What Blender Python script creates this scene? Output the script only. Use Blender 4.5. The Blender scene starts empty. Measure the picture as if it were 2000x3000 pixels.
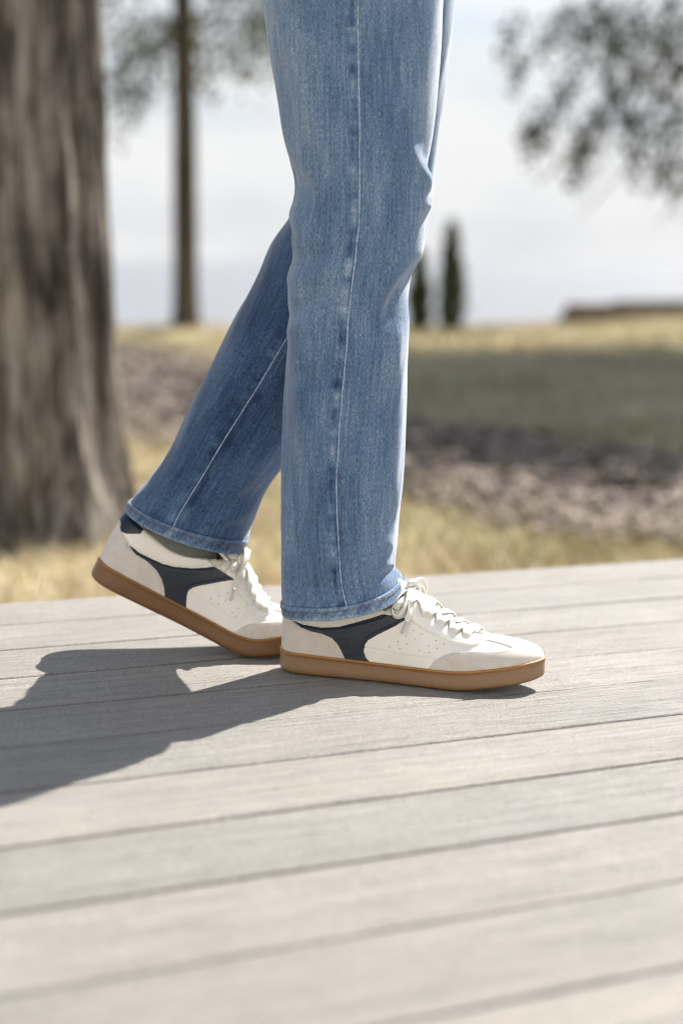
import bpy, math, random
import numpy as np
from mathutils import Vector, Matrix, Euler
random.seed(7)
RNG = np.random.default_rng(7)
R = math.radians
scene = bpy.context.scene
col = scene.collection

# ------------------------------------------------------------------ camera
F_PX, CAM_H, HORIZON = 5416.7, 0.48, 760.0
PITCH = math.atan((1500 - HORIZON) / F_PX)
cam_d = bpy.data.cameras.new('camera')
cam = bpy.data.objects.new('camera', cam_d)
col.objects.link(cam)
cam.location = (0, 0, CAM_H)
cam.rotation_euler = (math.pi / 2 - PITCH, 0, 0)
cam_d.sensor_fit = 'VERTICAL'
cam_d.sensor_height = 36.0
cam_d.sensor_width = 24.0
cam_d.lens = F_PX / 3000 * 36
cam_d.clip_start = 0.05
cam_d.clip_end = 20000
cam_d.dof.use_dof = True
cam_d.dof.focus_distance = 2.09
cam_d.dof.aperture_fstop = 2.6
scene.camera = cam

# ------------------------------------------------------------------ light
SUN_EL, SUN_DIR = R(48.6), Vector((0.61, 0.79, 0)).normalized()   # horizontal direction towards the sun
to_sun = Vector((SUN_DIR.x * math.cos(SUN_EL), SUN_DIR.y * math.cos(SUN_EL), math.sin(SUN_EL)))
sd = bpy.data.lights.new('sun', 'SUN')
sun = bpy.data.objects.new('sun', sd)
col.objects.link(sun)
sd.energy = 5.0
sd.angle = R(0.5)
sd.color = (1.0, 0.945, 0.87)
sun.rotation_euler = to_sun.to_track_quat('Z', 'Y').to_euler()

world = bpy.data.worlds.new('World')
scene.world = world
world.use_nodes = True
nt = world.node_tree
nt.nodes.clear()
def wn(t, **k):
    n = nt.nodes.new(t)
    for a, b in k.items(): setattr(n, a, b)
    return n
out = wn('ShaderNodeOutputWorld'); bg = wn('ShaderNodeBackground')
sky = wn('ShaderNodeTexSky', sky_type='NISHITA', sun_disc=False)
sky.sun_elevation = SUN_EL
sky.sun_rotation = math.atan2(SUN_DIR.x, SUN_DIR.y)
sky.dust_density = 1.0
tc = wn('ShaderNodeTexCoord'); mp = wn('ShaderNodeMapping'); mp.inputs['Scale'].default_value = (1.0, 1.0, 3.2)
n1 = wn('ShaderNodeTexNoise'); n1.inputs['Scale'].default_value = 3.4; n1.inputs['Detail'].default_value = 7; n1.inputs['Roughness'].default_value = 0.55
cr = wn('ShaderNodeValToRGB'); cr.color_ramp.elements[0].position = 0.46; cr.color_ramp.elements[1].position = 0.72
cr.color_ramp.elements[0].color = (0.0, 0.0, 0.0, 1); cr.color_ramp.elements[1].color = (0.75, 0.75, 0.75, 1)
mix = wn('ShaderNodeMixRGB')
nt.links.new(tc.outputs['Generated'], mp.inputs[0]); nt.links.new(mp.outputs[0], n1.inputs['Vector'])
sx = wn('ShaderNodeSeparateXYZ'); nt.links.new(tc.outputs['Generated'], sx.inputs[0])      # the cloud deck closes up towards the horizon
hz_ = wn('ShaderNodeMapRange'); hz_.interpolation_type = 'SMOOTHERSTEP'; hz_.inputs[1].default_value = 0.0; hz_.inputs[2].default_value = 0.46; hz_.inputs[3].default_value = 1.0; hz_.inputs[4].default_value = 0.0
nt.links.new(sx.outputs[2], hz_.inputs[0])
n2 = wn('ShaderNodeTexNoise'); n2.inputs['Scale'].default_value = 9.0; n2.inputs['Detail'].default_value = 5; nt.links.new(mp.outputs[0], n2.inputs['Vector'])
ml = wn('ShaderNodeMapRange'); ml.inputs[1].default_value = .35; ml.inputs[2].default_value = .6; ml.inputs[3].default_value = .9; ml.inputs[4].default_value = 1.0; nt.links.new(n2.outputs['Fac'], ml.inputs[0])
mu = wn('ShaderNodeMath', operation='MULTIPLY'); nt.links.new(hz_.outputs[0], mu.inputs[0]); nt.links.new(ml.outputs[0], mu.inputs[1])
ad = wn('ShaderNodeMath', operation='MAXIMUM'); nt.links.new(mu.outputs[0], ad.inputs[0])
nt.links.new(n1.outputs['Fac'], cr.inputs[0]); nt.links.new(cr.outputs[0], ad.inputs[1]); nt.links.new(ad.outputs[0], mix.inputs[0])
nt.links.new(sky.outputs[0], mix.inputs[1]); nt.links.new(mix.outputs[0], bg.inputs[0])
cl = wn('ShaderNodeValToRGB'); nt.links.new(n2.outputs['Fac'], cl.inputs[0]); nt.links.new(cl.outputs[0], mix.inputs[2])
cl.color_ramp.elements[0].position = .36; cl.color_ramp.elements[1].position = .58; cl.color_ramp.elements[0].color = (4.1, 4.25, 4.6, 1); cl.color_ramp.elements[1].color = (5.0, 5.0, 5.02, 1)
bg.inputs[1].default_value = 0.082
nt.links.new(bg.outputs[0], out.inputs[0])

scene.view_settings.view_transform = 'Standard'
scene.view_settings.look = 'None'
scene.view_settings.exposure = 1.15
scene.view_settings.gamma = 1.0
scene.render.engine = 'CYCLES'
scene.cycles.use_denoising = True
scene.cycles.max_bounces = 6
scene.cycles.diffuse_bounces = 3
scene.cycles.adaptive_threshold = 0.015
scene.cycles.filter_width = 1.05

# ------------------------------------------------------------------ projection helpers (photo pixel <-> world)
FW = np.array([0, math.cos(PITCH), -math.sin(PITCH)]); UP = np.array([0, math.sin(PITCH), math.cos(PITCH)])
CAM = np.array([0, 0, CAM_H])
def unproj(px, py, depth):
    d = np.array([1., 0, 0]) * ((px - 1000) / F_PX) + UP * (-(py - 1500) / F_PX) + FW
    return CAM + d * (depth / d[1])
def proj(P):
    Q = P - CAM
    z = Q @ FW
    return 1000 + F_PX * Q[..., 0] / z, 1500 - F_PX * (Q @ UP) / z
DT, DS = 0.03, 0.002                       # the deck falls slightly to the right and away
def deck_z(x, y): return -DT * x - DS * (y - 2.05)
DECK_N = Vector((DT, DS, 1)).normalized()
DECK_Q = Vector((0, 0, 1)).rotation_difference(DECK_N)

# ------------------------------------------------------------------ mesh + material helpers
def tag(o, label=None, cat=None, group=None, kind=None):
    for k, v in (('label', label), ('category', cat), ('group', group), ('kind', kind)):
        if v: o[k] = v
    return o
def link(o, parent=None):
    col.objects.link(o)
    if parent: o.parent = parent
    return o
def empty(name, loc=(0, 0, 0), parent=None):
    o = bpy.data.objects.new(name, None); o.location = loc; o.empty_display_size = 0.1
    return link(o, parent)
def mesh_np(name, V, faces, mat, parent=None, smooth=True, attrs=None, uv=None, mats=None):
    """faces: (n,4) or (n,3) int array or list of such arrays"""
    me = bpy.data.meshes.new(name)
    V = np.asarray(V, dtype=np.float32).reshape(-1, 3)
    if not isinstance(faces, list): faces = [faces]
    faces = [np.asarray(f, dtype=np.int32) for f in faces if len(f)]
    loops = np.concatenate([f.ravel() for f in faces]); counts = np.concatenate([np.full(len(f), f.shape[1]) for f in faces])
    starts = np.concatenate([[0], np.cumsum(counts)[:-1]]).astype(np.int32)
    me.vertices.add(len(V)); me.vertices.foreach_set('co', V.ravel())
    me.loops.add(len(loops)); me.loops.foreach_set('vertex_index', loops)
    me.polygons.add(len(counts)); me.polygons.foreach_set('loop_start', starts)
    me.polygons.foreach_set('use_smooth', np.full(len(counts), smooth))
    me.update(calc_edges=True); me.validate()
    if attrs:
        for k, a in attrs.items():
            a = np.asarray(a, dtype=np.float32)
            if a.ndim == 1:
                at = me.attributes.new(k, 'FLOAT', 'POINT'); at.data.foreach_set('value', a)
            else:
                at = me.attributes.new(k, 'FLOAT_COLOR', 'POINT'); at.data.foreach_set('color', a.ravel())
    if uv is not None:
        ul = me.uv_layers.new(name='UVMap'); ul.data.foreach_set('uv', np.asarray(uv, dtype=np.float32)[loops].ravel())
    me.materials.append(mat)
    o = bpy.data.objects.new(name, me)
    return link(o, parent)
def grid_faces(n, m, close_m=False, flip=False):
    i, j = np.meshgrid(np.arange(n - 1), np.arange(m if close_m else m - 1), indexing='ij')
    j2 = (j + 1) % m
    f = np.stack([i * m + j, i * m + j2, (i + 1) * m + j2, (i + 1) * m + j], -1).reshape(-1, 4)
    return f[:, ::-1] if flip else f
class MB:
    """collects boxes, tubes and loose faces into one mesh"""
    def __init__(s): s.V = []; s.F4 = []; s.F3 = []; s.n = 0
    def add(s, V, f4=None, f3=None):
        V = np.asarray(V, float).reshape(-1, 3); s.V.append(V)
        if f4 is not None and len(f4): s.F4.append(np.asarray(f4) + s.n)
        if f3 is not None and len(f3): s.F3.append(np.asarray(f3) + s.n)
        s.n += len(V)
    def box(s, c, h, rot=None):
        v = np.array([[x, y, z] for x in (-1, 1) for y in (-1, 1) for z in (-1, 1)], float) * np.array(h)
        if rot is not None: v = v @ np.array(rot).T
        s.add(v + np.array(c), [[0, 1, 3, 2], [4, 6, 7, 5], [0, 4, 5, 1], [2, 3, 7, 6], [0, 2, 6, 4], [1, 5, 7, 3]])
    def tube(s, P, r, k=8, w=None, N=None, t=None):
        """round tube radius r (scalar or list) or a flat ribbon (half width w, half thickness t, normals N)"""
        P = np.asarray(P, float); n = len(P)
        T = np.gradient(P, axis=0); T /= np.linalg.norm(T, axis=1)[:, None] + 1e-12
        if N is None:
            ref = np.array([0, 0, 1.]) if abs(T[0][2]) < .9 else np.array([1., 0, 0])
            N = np.tile(ref, (n, 1))
        N = N - (N * T).sum(1)[:, None] * T; N /= np.linalg.norm(N, axis=1)[:, None] + 1e-12
        B = np.cross(T, N)
        a = np.arange(k) * 2 * math.pi / k
        if w is None:
            r = np.broadcast_to(np.asarray(r, float), (n,))[:, None, None]
            ring = P[:, None] + r * (np.cos(a)[None, :, None] * B[:, None] + np.sin(a)[None, :, None] * N[:, None])
        else:
            ca = np.sign(np.cos(a)) * np.abs(np.cos(a)) ** .6; sa = np.sign(np.sin(a)) * np.abs(np.sin(a)) ** .8
            ring = P[:, None] + w * ca[None, :, None] * B[:, None] + t * sa[None, :, None] * N[:, None]
        f = grid_faces(n, k, True)
        V = np.concatenate([ring.reshape(-1, 3), P[:1], P[-1:]])
        j = np.arange(k); j2 = (j + 1) % k
        cap = np.concatenate([np.stack([np.full(k, n * k), j2, j], 1), np.stack([np.full(k, n * k + 1), (n - 1) * k + j, (n - 1) * k + j2], 1)])
        s.add(V, f, cap)
    def build(s, name, mat, parent=None, smooth=False, **k):
        F = []
        if s.F4: F.append(np.concatenate(s.F4))
        if s.F3: F.append(np.concatenate(s.F3))
        return mesh_np(name, np.concatenate(s.V), F, mat, parent, smooth, **k)

def cr_interp(C, t):
    """Catmull-Rom through rows of C at float parameters t (0..n-1)"""
    C = np.asarray(C, float); n = len(C)
    C = np.concatenate([2 * C[:1] - C[1:2], C, 2 * C[-1:] - C[-2:-1]])
    t = np.clip(np.asarray(t, float), 0, n - 1 - 1e-9); i = np.floor(t).astype(int); f = (t - i)
    sh = (len(t),) + (1,) * (C.ndim - 1); f = f.reshape(sh)
    p0, p1, p2, p3 = C[i], C[i + 1], C[i + 2], C[i + 3]
    return .5 * (2 * p1 + (p2 - p0) * f + (2 * p0 - 5 * p1 + 4 * p2 - p3) * f ** 2 + (3 * p1 - p0 - 3 * p2 + p3) * f ** 3)
def sstep(a, b, x):
    t = np.clip((x - a) / (b - a), 0, 1); return t * t * (3 - 2 * t)
def vnoise(x, y, seed=0):
    x = np.asarray(x, float); y = np.asarray(y, float)
    xi = np.floor(x).astype(np.int64); yi = np.floor(y).astype(np.int64)
    fx = x - xi; fy = y - yi; fx = fx * fx * (3 - 2 * fx); fy = fy * fy * (3 - 2 * fy)
    def h(a, b):
        n = (a * 374761393 + b * 668265263 + seed * 974634541) & 0x7fffffff
        n = ((n ^ (n >> 13)) * 1274126177) & 0x7fffffff
        return ((n ^ (n >> 16)) & 0xffff) / 32767.5 - 1
    return (h(xi, yi) * (1 - fx) + h(xi + 1, yi) * fx) * (1 - fy) + (h(xi, yi + 1) * (1 - fx) + h(xi + 1, yi + 1) * fx) * fy
def fbm(x, y, seed=0, o=3):
    s = 0; a = 1
    for k in range(o):
        s = s + a * vnoise(x * 2 ** k, y * 2 ** k, seed + k); a *= .5
    return s
def normals_of(P, close_m=False):
    du = np.gradient(P, axis=0)
    if close_m: dv = (np.roll(P, -1, 1) - np.roll(P, 1, 1)) / 2
    else: dv = np.gradient(P, axis=1)
    N = np.cross(du, dv); return N / (np.linalg.norm(N, axis=-1, keepdims=True) + 1e-12)
def seg_dist(px, py, poly, closed=False):
    """distance to a polyline and the fraction-index along it"""
    poly = np.asarray(poly, float); best = np.full(np.shape(px), 1e9); arg = np.zeros(np.shape(px))
    n = len(poly)
    for i in range(n if closed else n - 1):
        a = poly[i]; b = poly[(i + 1) % n]; d = b - a
        t = np.clip(((px - a[0]) * d[0] + (py - a[1]) * d[1]) / (d @ d + 1e-12), 0, 1)
        r = np.hypot(px - a[0] - t * d[0], py - a[1] - t * d[1])
        m = r < best; best = np.where(m, r, best); arg = np.where(m, i + t, arg)
    return best, arg
def sdf(px, py, poly):
    """positive inside the polygon"""
    d, _ = seg_dist(px, py, poly, True); ins = np.zeros(np.shape(px), bool); n = len(poly)
    for i in range(n):
        x1, y1 = poly[i]; x2, y2 = poly[(i + 1) % n]
        if y1 == y2: continue
        c = ((y1 > py) != (y2 > py)) & (px < (x2 - x1) * (py - y1) / (y2 - y1) + x1)
        ins ^= c
    return np.where(ins, d, -d)

class Mat:
    def __init__(s, name, rough=.6, spec=.5):
        s.m = bpy.data.materials.new(name); s.m.use_nodes = True; s.t = s.m.node_tree
        s.b = s.t.nodes['Principled BSDF']; s.b.inputs['Roughness'].default_value = rough; s.b.inputs['Specular IOR Level'].default_value = spec
    def n(s, t, **k):
        n = s.t.nodes.new(t)
        for a, b in k.items(): setattr(n, a, b)
        return n
    def l(s, a, b): s.t.links.new(a, b)
    def coord(s, kind='Object', scale=(1, 1, 1), rand=False):
        if kind == 'UV': o = s.n('ShaderNodeUVMap').outputs[0]
        else: o = s.n('ShaderNodeTexCoord').outputs[kind]
        m = s.n('ShaderNodeMapping'); m.inputs['Scale'].default_value = scale; s.l(o, m.inputs[0])
        if rand:
            oi = s.n('ShaderNodeObjectInfo'); mu = s.n('ShaderNodeMath', operation='MULTIPLY'); mu.inputs[1].default_value = 137.0
            s.l(oi.outputs['Random'], mu.inputs[0]); cx = s.n('ShaderNodeCombineXYZ')
            for i in range(3): s.l(mu.outputs[0], cx.inputs[i])
            s.l(cx.outputs[0], m.inputs['Location'])
        return m.outputs[0]
    def noise(s, vec, scale, detail=3, rough=.5, dist=0):
        n = s.n('ShaderNodeTexNoise'); n.inputs['Scale'].default_value = scale; n.inputs['Detail'].default_value = detail
        n.inputs['Roughness'].default_value = rough; n.inputs['Distortion'].default_value = dist
        s.l(vec, n.inputs['Vector']); return n.outputs['Fac']
    def ramp(s, fac, stops):
        r = s.n('ShaderNodeValToRGB'); e = r.color_ramp.elements
        while len(e) < len(stops): e.new(.5)
        for i, (p, c) in enumerate(stops):
            e[i].position = p; e[i].color = (c[0], c[1], c[2], 1) if not isinstance(c, (int, float)) else (c, c, c, 1)
        s.l(fac, r.inputs[0]); return r.outputs[0]
    def math(s, op, a, b):
        m = s.n('ShaderNodeMath', operation=op)
        for i, v in enumerate((a, b)):
            if isinstance(v, (int, float)): m.inputs[i].default_value = v
            else: s.l(v, m.inputs[i])
        return m.outputs[0]
    def mix(s, fac, a, b, mode='MIX'):
        m = s.n('ShaderNodeMixRGB', blend_type=mode)
        for i, v in enumerate((fac, a, b)):
            if isinstance(v, (int, float)): m.inputs[i].default_value = v if i == 0 else (v, v, v, 1)
            elif isinstance(v, tuple): m.inputs[i].default_value = (*v, 1)
            else: s.l(v, m.inputs[i])
        return m.outputs[0]
    def attr(s, name):
        a = s.n('ShaderNodeAttribute', attribute_name=name); return a
    def color(s, c):
        if isinstance(c, tuple): s.b.inputs['Base Color'].default_value = (*c, 1)
        else: s.l(c, s.b.inputs['Base Color'])
    def bump(s, h, strength=.3, dist=.001):
        b = s.n('ShaderNodeBump'); b.inputs['Strength'].default_value = strength; b.inputs['Distance'].default_value = dist
        s.l(h, b.inputs['Height']); s.l(b.outputs[0], s.b.inputs['Normal'])
    def set(s, **k):
        for a, v in k.items(): s.b.inputs[a.replace('_', ' ')].default_value = v
        return s

def simple(name, c, rough=.7, var=.25, scale=20, bump=.3, bd=.001, spec=.4):
    m = Mat(name, rough, spec); v = m.coord()
    f = m.noise(v, scale, 4); m.color(m.ramp(f, [(.3, tuple(x * (1 - var) for x in c)), (.7, tuple(min(1, x * (1 + var)) for x in c))]))
    m.bump(m.noise(v, scale * 3, 3), bump, bd); return m.m

# composite decking
m = Mat('deck_composite', .55, .5)
v = m.coord('Object', (1, 1, 1), True)
vs = m.coord('Object', (3.2, 75, 75), True); vw = m.coord('Object', (5.0, 70, 70), True)
big = m.noise(v, 2.2, 4, .6); streak = m.noise(vs, 1.0, 6, .68, .5); speck = m.noise(v, 430, 3, .75); stain = m.noise(v, 9, 5, .65)
grain = m.noise(vw, 1.0, 5, .6, 1.4)
lines = m.ramp(grain, [(.515, 0.0), (.545, 1.0), (.575, 0.0)])
base = m.ramp(streak, [(.26, (.116, .108, .094)), (.5, (.191, .178, .158)), (.75, (.272, .256, .23))])
base = m.mix(.35, base, m.ramp(big, [(.3, (.133, .123, .107)), (.7, (.24, .227, .203))]))
base = m.mix(m.math('MULTIPLY', lines, .42), base, (.36, .345, .315))
base = m.mix(.75, base, m.mix(1.0, base, m.ramp(speck, [(.34, .35), (.5, .95), (.66, 1.65)]), 'MULTIPLY'))
base = m.mix(.5, base, m.mix(1.0, base, m.ramp(stain, [(.35, .78), (.6, 1.08)]), 'MULTIPLY'))
oi = m.n('ShaderNodeObjectInfo'); base = m.mix(1.0, base, m.ramp(oi.outputs['Random'], [(0, (.87, .88, .88)), (.5, (1.0, .99, .98)), (1, (1.1, 1.07, 1.03))]), 'MULTIPLY')
m.color(base)
hgt = m.math('ADD', m.math('MULTIPLY', lines, .8), m.math('MULTIPLY', speck, 1.6))
hgt = m.math('ADD', hgt, m.math('MULTIPLY', streak, 1.2))
m.set(Sheen_Weight=.25, Sheen_Roughness=.45); m.b.inputs['Sheen Tint'].default_value = (1, .95, .86, 1); m.bump(hgt, .8, .0012); M_DECK = m.m
M_JOIST = simple('joist_timber', (.11, .085, .06), .85, .3, 12)

# denim
def denim(name):
    m = Mat(name, .88, .18); m.set(Sheen_Weight=.55, Sheen_Roughness=.38); m.b.inputs['Sheen Tint'].default_value = (.9, .95, 1, 1)
    uvw = m.coord('UV', (1, 1, 1))
    v1 = m.coord('UV', (1000, 230, 1)); v2 = m.coord('UV', (950, 950, 1)); v3 = m.coord('UV', (70, 7, 1)); v4 = m.coord('UV', (16, 7, 1)); v5 = m.coord('UV', (330, 22, 1))
    slub = m.noise(v1, 1, 2, .6); grain = m.noise(v2, 1, 2, .8); st = m.noise(v3, 1, 4, .6); blot = m.noise(v4, 1, 3, .5); line = m.noise(v5, 1, 3, .7)
    wear = m.attr('wear').outputs['Fac']
    k = m.math('ADD', m.math('MULTIPLY', m.math('SUBTRACT', slub, .5), .95), m.math('MULTIPLY', m.math('SUBTRACT', grain, .5), 1.15))
    k = m.math('ADD', k, m.math('MULTIPLY', m.math('SUBTRACT', line, .5), .65))
    k = m.math('ADD', k, m.math('MULTIPLY', m.math('SUBTRACT', st, .5), .28))
    k = m.math('ADD', k, m.math('MULTIPLY', m.math('SUBTRACT', blot, .5), .62))
    k = m.math('ADD', m.math('ADD', k, .5), wear)
    c = m.ramp(k, [(.0, (.020, .040, .092)), (.33, (.072, .130, .236)), (.56, (.148, .228, .345)), (.82, (.335, .41, .49)), (1.0, (.58, .63, .67))])
    m.color(c)
    tw = m.n('ShaderNodeTexWave', bands_direction='DIAGONAL'); tw.inputs['Scale'].default_value = 1.0
    vv = m.coord('UV', (520, 520, 1)); m.l(vv, tw.inputs['Vector'])
    m.bump(m.math('ADD', m.math('MULTIPLY', tw.outputs['Fac'], .5), m.math('ADD', grain, m.math('MULTIPLY', line, .8))), .5, .0005)
    return m.m
M_DENIM = denim('denim')
M_SEAM = simple('seam_thread', (.36, .44, .54), .9, .5, 260, .3, .0003)
M_GOLD = simple('gold_thread', (.22, .13, .055), .8, .3, 400, .3, .0003)
M_SOCK = simple('sock_knit', (.17, .18, .165), .95, .35, 900, .6, .0006)
M_SKIN = simple('skin', (.45, .28, .2), .55, .1, 60, .1)
# shoe materials
def leather(name, c, rough, var, bs):
    m = Mat(name, rough, .45); v = m.coord()
    f = m.noise(v, 35, 3); m.color(m.ramp(f, [(.3, tuple(x * (1 - var) for x in c)), (.7, tuple(x * (1 + var) for x in c))]))
    vo = m.n('ShaderNodeTexVoronoi'); vo.inputs['Scale'].default_value = 900; m.l(v, vo.inputs['Vector'])
    cr_ = m.noise(v, 160, 4, .6, .5)
    m.bump(m.math('ADD', m.math('MULTIPLY', vo.outputs['Distance'], .6), m.math('MULTIPLY', cr_, 1.2)), bs, .0006); return m.m
M_WHITE = leather('white_leather', (.86, .83, .765), .42, .03, .12)
M_NAVY = leather('navy_leather', (.010, .017, .032), .33, .15, .5)
def suede(name, c):
    m = Mat(name, .95, .15); m.set(Sheen_Weight=.35, Sheen_Roughness=.6); v = m.coord()
    a = m.noise(v, 45, 4); b = m.noise(v, 650, 3, .75)
    base = m.ramp(a, [(.3, tuple(x * .92 for x in c)), (.7, tuple(min(1, x * 1.06) for x in c))])
    m.color(m.mix(.5, base, m.mix(1.0, base, m.ramp(b, [(.3, .72), (.7, 1.25)]), 'MULTIPLY'))); m.bump(b, .5, .0006); return m.m
M_SUEDE = suede('grey_suede', (.64, .585, .52))
m = Mat('gum_rubber', .42, .5); v = m.coord()
sp = m.noise(v, 1300, 2, .7)
gum = m.ramp(sp, [(.3, (.135, .062, .02)), (.7, (.19, .09, .03))]); gum = m.mix(m.attr('lip_glow').outputs['Fac'], gum, (.38, .185, .05)); haze_tone = m.ramp(sp, [(.3, (.235, .14, .075)), (.52, (.33, .207, .118)), (.75, (.50, .36, .235))])  # sunlit lip glow and a grazing-reflection haze, both painted into the gum colour
m.color(m.mix(m.math('MULTIPLY', m.attr('painted_haze').outputs['Fac'], .8), gum, haze_tone)); m.bump(sp, .25, .0004)
m.set(Subsurface_Weight=.35, Subsurface_Scale=.007); m.b.inputs['Subsurface Radius'].default_value = (1, .45, .15); M_GUM = m.m
m = Mat('lace_cotton', .9, .2); v = m.coord(); sp = m.noise(v, 1500, 2, .7)
m.color(m.ramp(sp, [(.3, (.66, .64, .57)), (.7, (.84, .82, .75))])); m.bump(sp, .6, .0006); M_LACE = m.m
M_THREAD = simple('white_thread', (.78, .75, .68), .85, .05, 300, .1)
M_NTHREAD = simple('navy_thread', (.03, .035, .09), .7, .1, 300, .1)
M_HOLE = simple('perforation_shadow', (.05, .045, .04), .9, .1, 300, .1)
M_LINING = simple('collar_lining', (.62, .57, .48), .9, .1, 300, .3)
m = Mat('clear_aglet', .25, .5); m.color((.62, .61, .58)); m.set(Transmission_Weight=.25); M_AGLET = m.m
# landscape
def leafmat(name, rough=.6):
    m = Mat(name, rough, .3); a = m.attr('tint'); m.color(a.outputs['Color'])
    m.set(Subsurface_Weight=.0); m.b.inputs['Transmission Weight'].default_value = 0
    return m.m
M_LEAF = leafmat('cedar_foliage'); M_GRASS = leafmat('dry_grass', .75); M_CHIP = leafmat('bark_chips', .85)
def bark(name, c1, c2, c3, sc):
    m = Mat(name, .95, .1); v = m.coord('Object', (sc, sc, sc * .13)); v2 = m.coord('Object', (sc * .35, sc * .35, sc * .06))
    f = m.noise(v, 1, 6, .65, .8); g = m.noise(v2, 1, 4, .6)
    a = m.math('ADD', m.math('MULTIPLY', f, .65), m.math('MULTIPLY', g, .35))
    m.color(m.ramp(a, [(.41, c1), (.50, c2), (.60, c3)])); m.bump(a, .8, .012); return m.m
M_BARK = bark('cedar_bark', (.038, .033, .028), (.142, .124, .106), (.35, .315, .275), 28)
M_BARK2 = bark('thin_trunk_bark', (.06, .05, .035), (.10, .085, .065), (.16, .135, .10), 14)
m = Mat('lawn_soil', .95, .1); v = m.coord()
f = m.noise(v, 2.2, 5, .6); g = m.noise(v, 30, 4, .7)
c = m.ramp(f, [(.3, (.22, .205, .09)), (.5, (.38, .32, .17)), (.7, (.50, .415, .245))])
m.color(m.mix(.5, c, m.ramp(g, [(.3, (.20, .18, .085)), (.7, (.56, .46, .28))]))); m.bump(g, 1.0, .03); M_GROUND = m.m
m = Mat('mulch_floor', .95, .1); v = m.coord(); g = m.noise(v, 40, 5, .7)
m.color(m.ramp(g, [(.3, (.055, .044, .035)), (.7, (.17, .138, .115))])); m.bump(g, 1.0, .03); M_MULCH = m.m
m = Mat('sea_water', .4, .15); m.color((.222, .228, .238)); v = m.coord('Object', (.05, .6, 1)); g = m.noise(v, 1, 5, .6); m.bump(g, 1.0, 1.2); M_SEA = m.m
M_TIMBER = simple('weathered_timber', (.23, .18, .13), .9, .35, 6, .6, .01)
M_PICKET = simple('dark_picket', (.05, .055, .045), .85, .3, 6, .4, .01)

# ------------------------------------------------------------------ ground, mulch bed, sea
GZ = -0.35
def ground_z(x, y):
    x = np.asarray(x, float); y = np.asarray(y, float)
    z = GZ + .03 * fbm(x * .5, y * .5, 3) * sstep(3, 8, y)
    z = z + .16 * sstep(1.5, 4.5, x) * sstep(15, 21, y)
    z = z + .10 * np.exp(-((x + 1.75) ** 2 + (y - 20.5) ** 2) / .35)
    edge = 22.8 + .5 * vnoise(x * .35, 0 * x, 11)
    return z - 4.2 * sstep(0, 5, y - edge)
gx = np.concatenate([np.linspace(-400, -12, 14), np.linspace(-10, 10, 110), np.linspace(12, 400, 14)])
gy = np.concatenate([np.linspace(-60, 1, 14), np.linspace(1.5, 34, 170)])
X, Y = np.meshgrid(gx, gy, indexing='ij')
V = np.stack([X, Y, ground_z(X, Y)], -1)
tag(mesh_np('ground', V, grid_faces(len(gx), len(gy)), M_GROUND), kind='structure')
n = 40; ys = np.concatenate([np.linspace(20, 200, n), np.geomspace(220, 12000, 20)]); xs = np.concatenate([-np.geomspace(9000, 60, 12), np.linspace(-50, 50, 11), np.geomspace(60, 9000, 12)])
X, Y = np.meshgrid(xs, ys, indexing='ij')
tag(mesh_np('sea', np.stack([X, Y, np.full(X.shape, -3.4)], -1), grid_faces(len(xs), len(ys)), M_SEA), kind='structure')
# mulch bed: a band that runs from the far left towards the near right
far_e = np.array([(-4.5, 24), (-3.2, 20.5), (-1.75, 16.0), (-.55, 11.2), (.41, 8.9), (1.2, 7.4), (2.3, 6.2), (4.5, 4.9)])
near_e = np.array([(-4.0, 13.5), (-2.6, 12), (-.98, 9.4), (-.35, 8.1), (.32, 7.15), (.95, 5.95), (1.5, 5.1), (3.0, 3.9)])
t = np.linspace(0, 7, 90); A = cr_interp(far_e, t); B = cr_interp(near_e, t); w = np.linspace(0, 1, 16)[None, :, None]
wob = .2 * np.stack([vnoise(t * 3, t * 0, 5), vnoise(t * 3, t * 0, 6)], -1)
Pm = (A + wob)[:, None] * (1 - w) + (B - wob)[:, None] * w
zm = ground_z(Pm[..., 0], Pm[..., 1]) + .012
tag(mesh_np('mulch_bed', np.concatenate([Pm, zm[..., None]], -1), grid_faces(90, 16), M_MULCH), kind='structure')
MULCH_POLY = np.concatenate([A + wob, (B - wob)[::-1]])
# bark chips
def scatter(n, ymin, ymax, pad=.5):
    y = ymin * (ymax / ymin) ** RNG.random(n); hw = y * (1000 / F_PX) * 1.15 + pad; x = (RNG.random(n) * 2 - 1) * hw
    return x, y
x, y = scatter(150000, 4.6, 20); ins = sdf(x, y, MULCH_POLY) > -.45 * RNG.random(150000) ** 2.5
x, y = x[ins][:45000], y[ins][:45000]; n = len(x)
sz = (.010 + .018 * RNG.random(n)) * (1 + (y - 5) * .04); yaw = RNG.random(n) * 6.28; tl = RNG.normal(0, .35, n); asp = .35 + .35 * RNG.random(n)
ax = np.stack([np.cos(yaw), np.sin(yaw), tl], -1) * sz[:, None]; bx = np.stack([-np.sin(yaw), np.cos(yaw), RNG.normal(0, .35, n)], -1) * (sz * asp)[:, None]
c0 = np.stack([x, y, ground_z(x, y) + .02 + .02 * RNG.random(n)], -1); up = np.array([0, 0, 1.]) * .008
V = np.stack([c0 - ax - bx, c0 + ax - bx, c0 + ax + bx, c0 - ax + bx, c0 + up], 1)
i5 = np.arange(n)[:, None] * 5
F3 = np.concatenate([i5 + np.array(k) for k in ([0, 1, 4], [1, 2, 4], [2, 3, 4], [3, 0, 4])])
val = RNG.random(n)[:, None] ** 1.4; tint = np.concatenate([np.array([.08, .06, .045]) * (1 - val) + np.array([.40, .325, .26]) * val, np.ones((n, 1))], 1)
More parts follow.
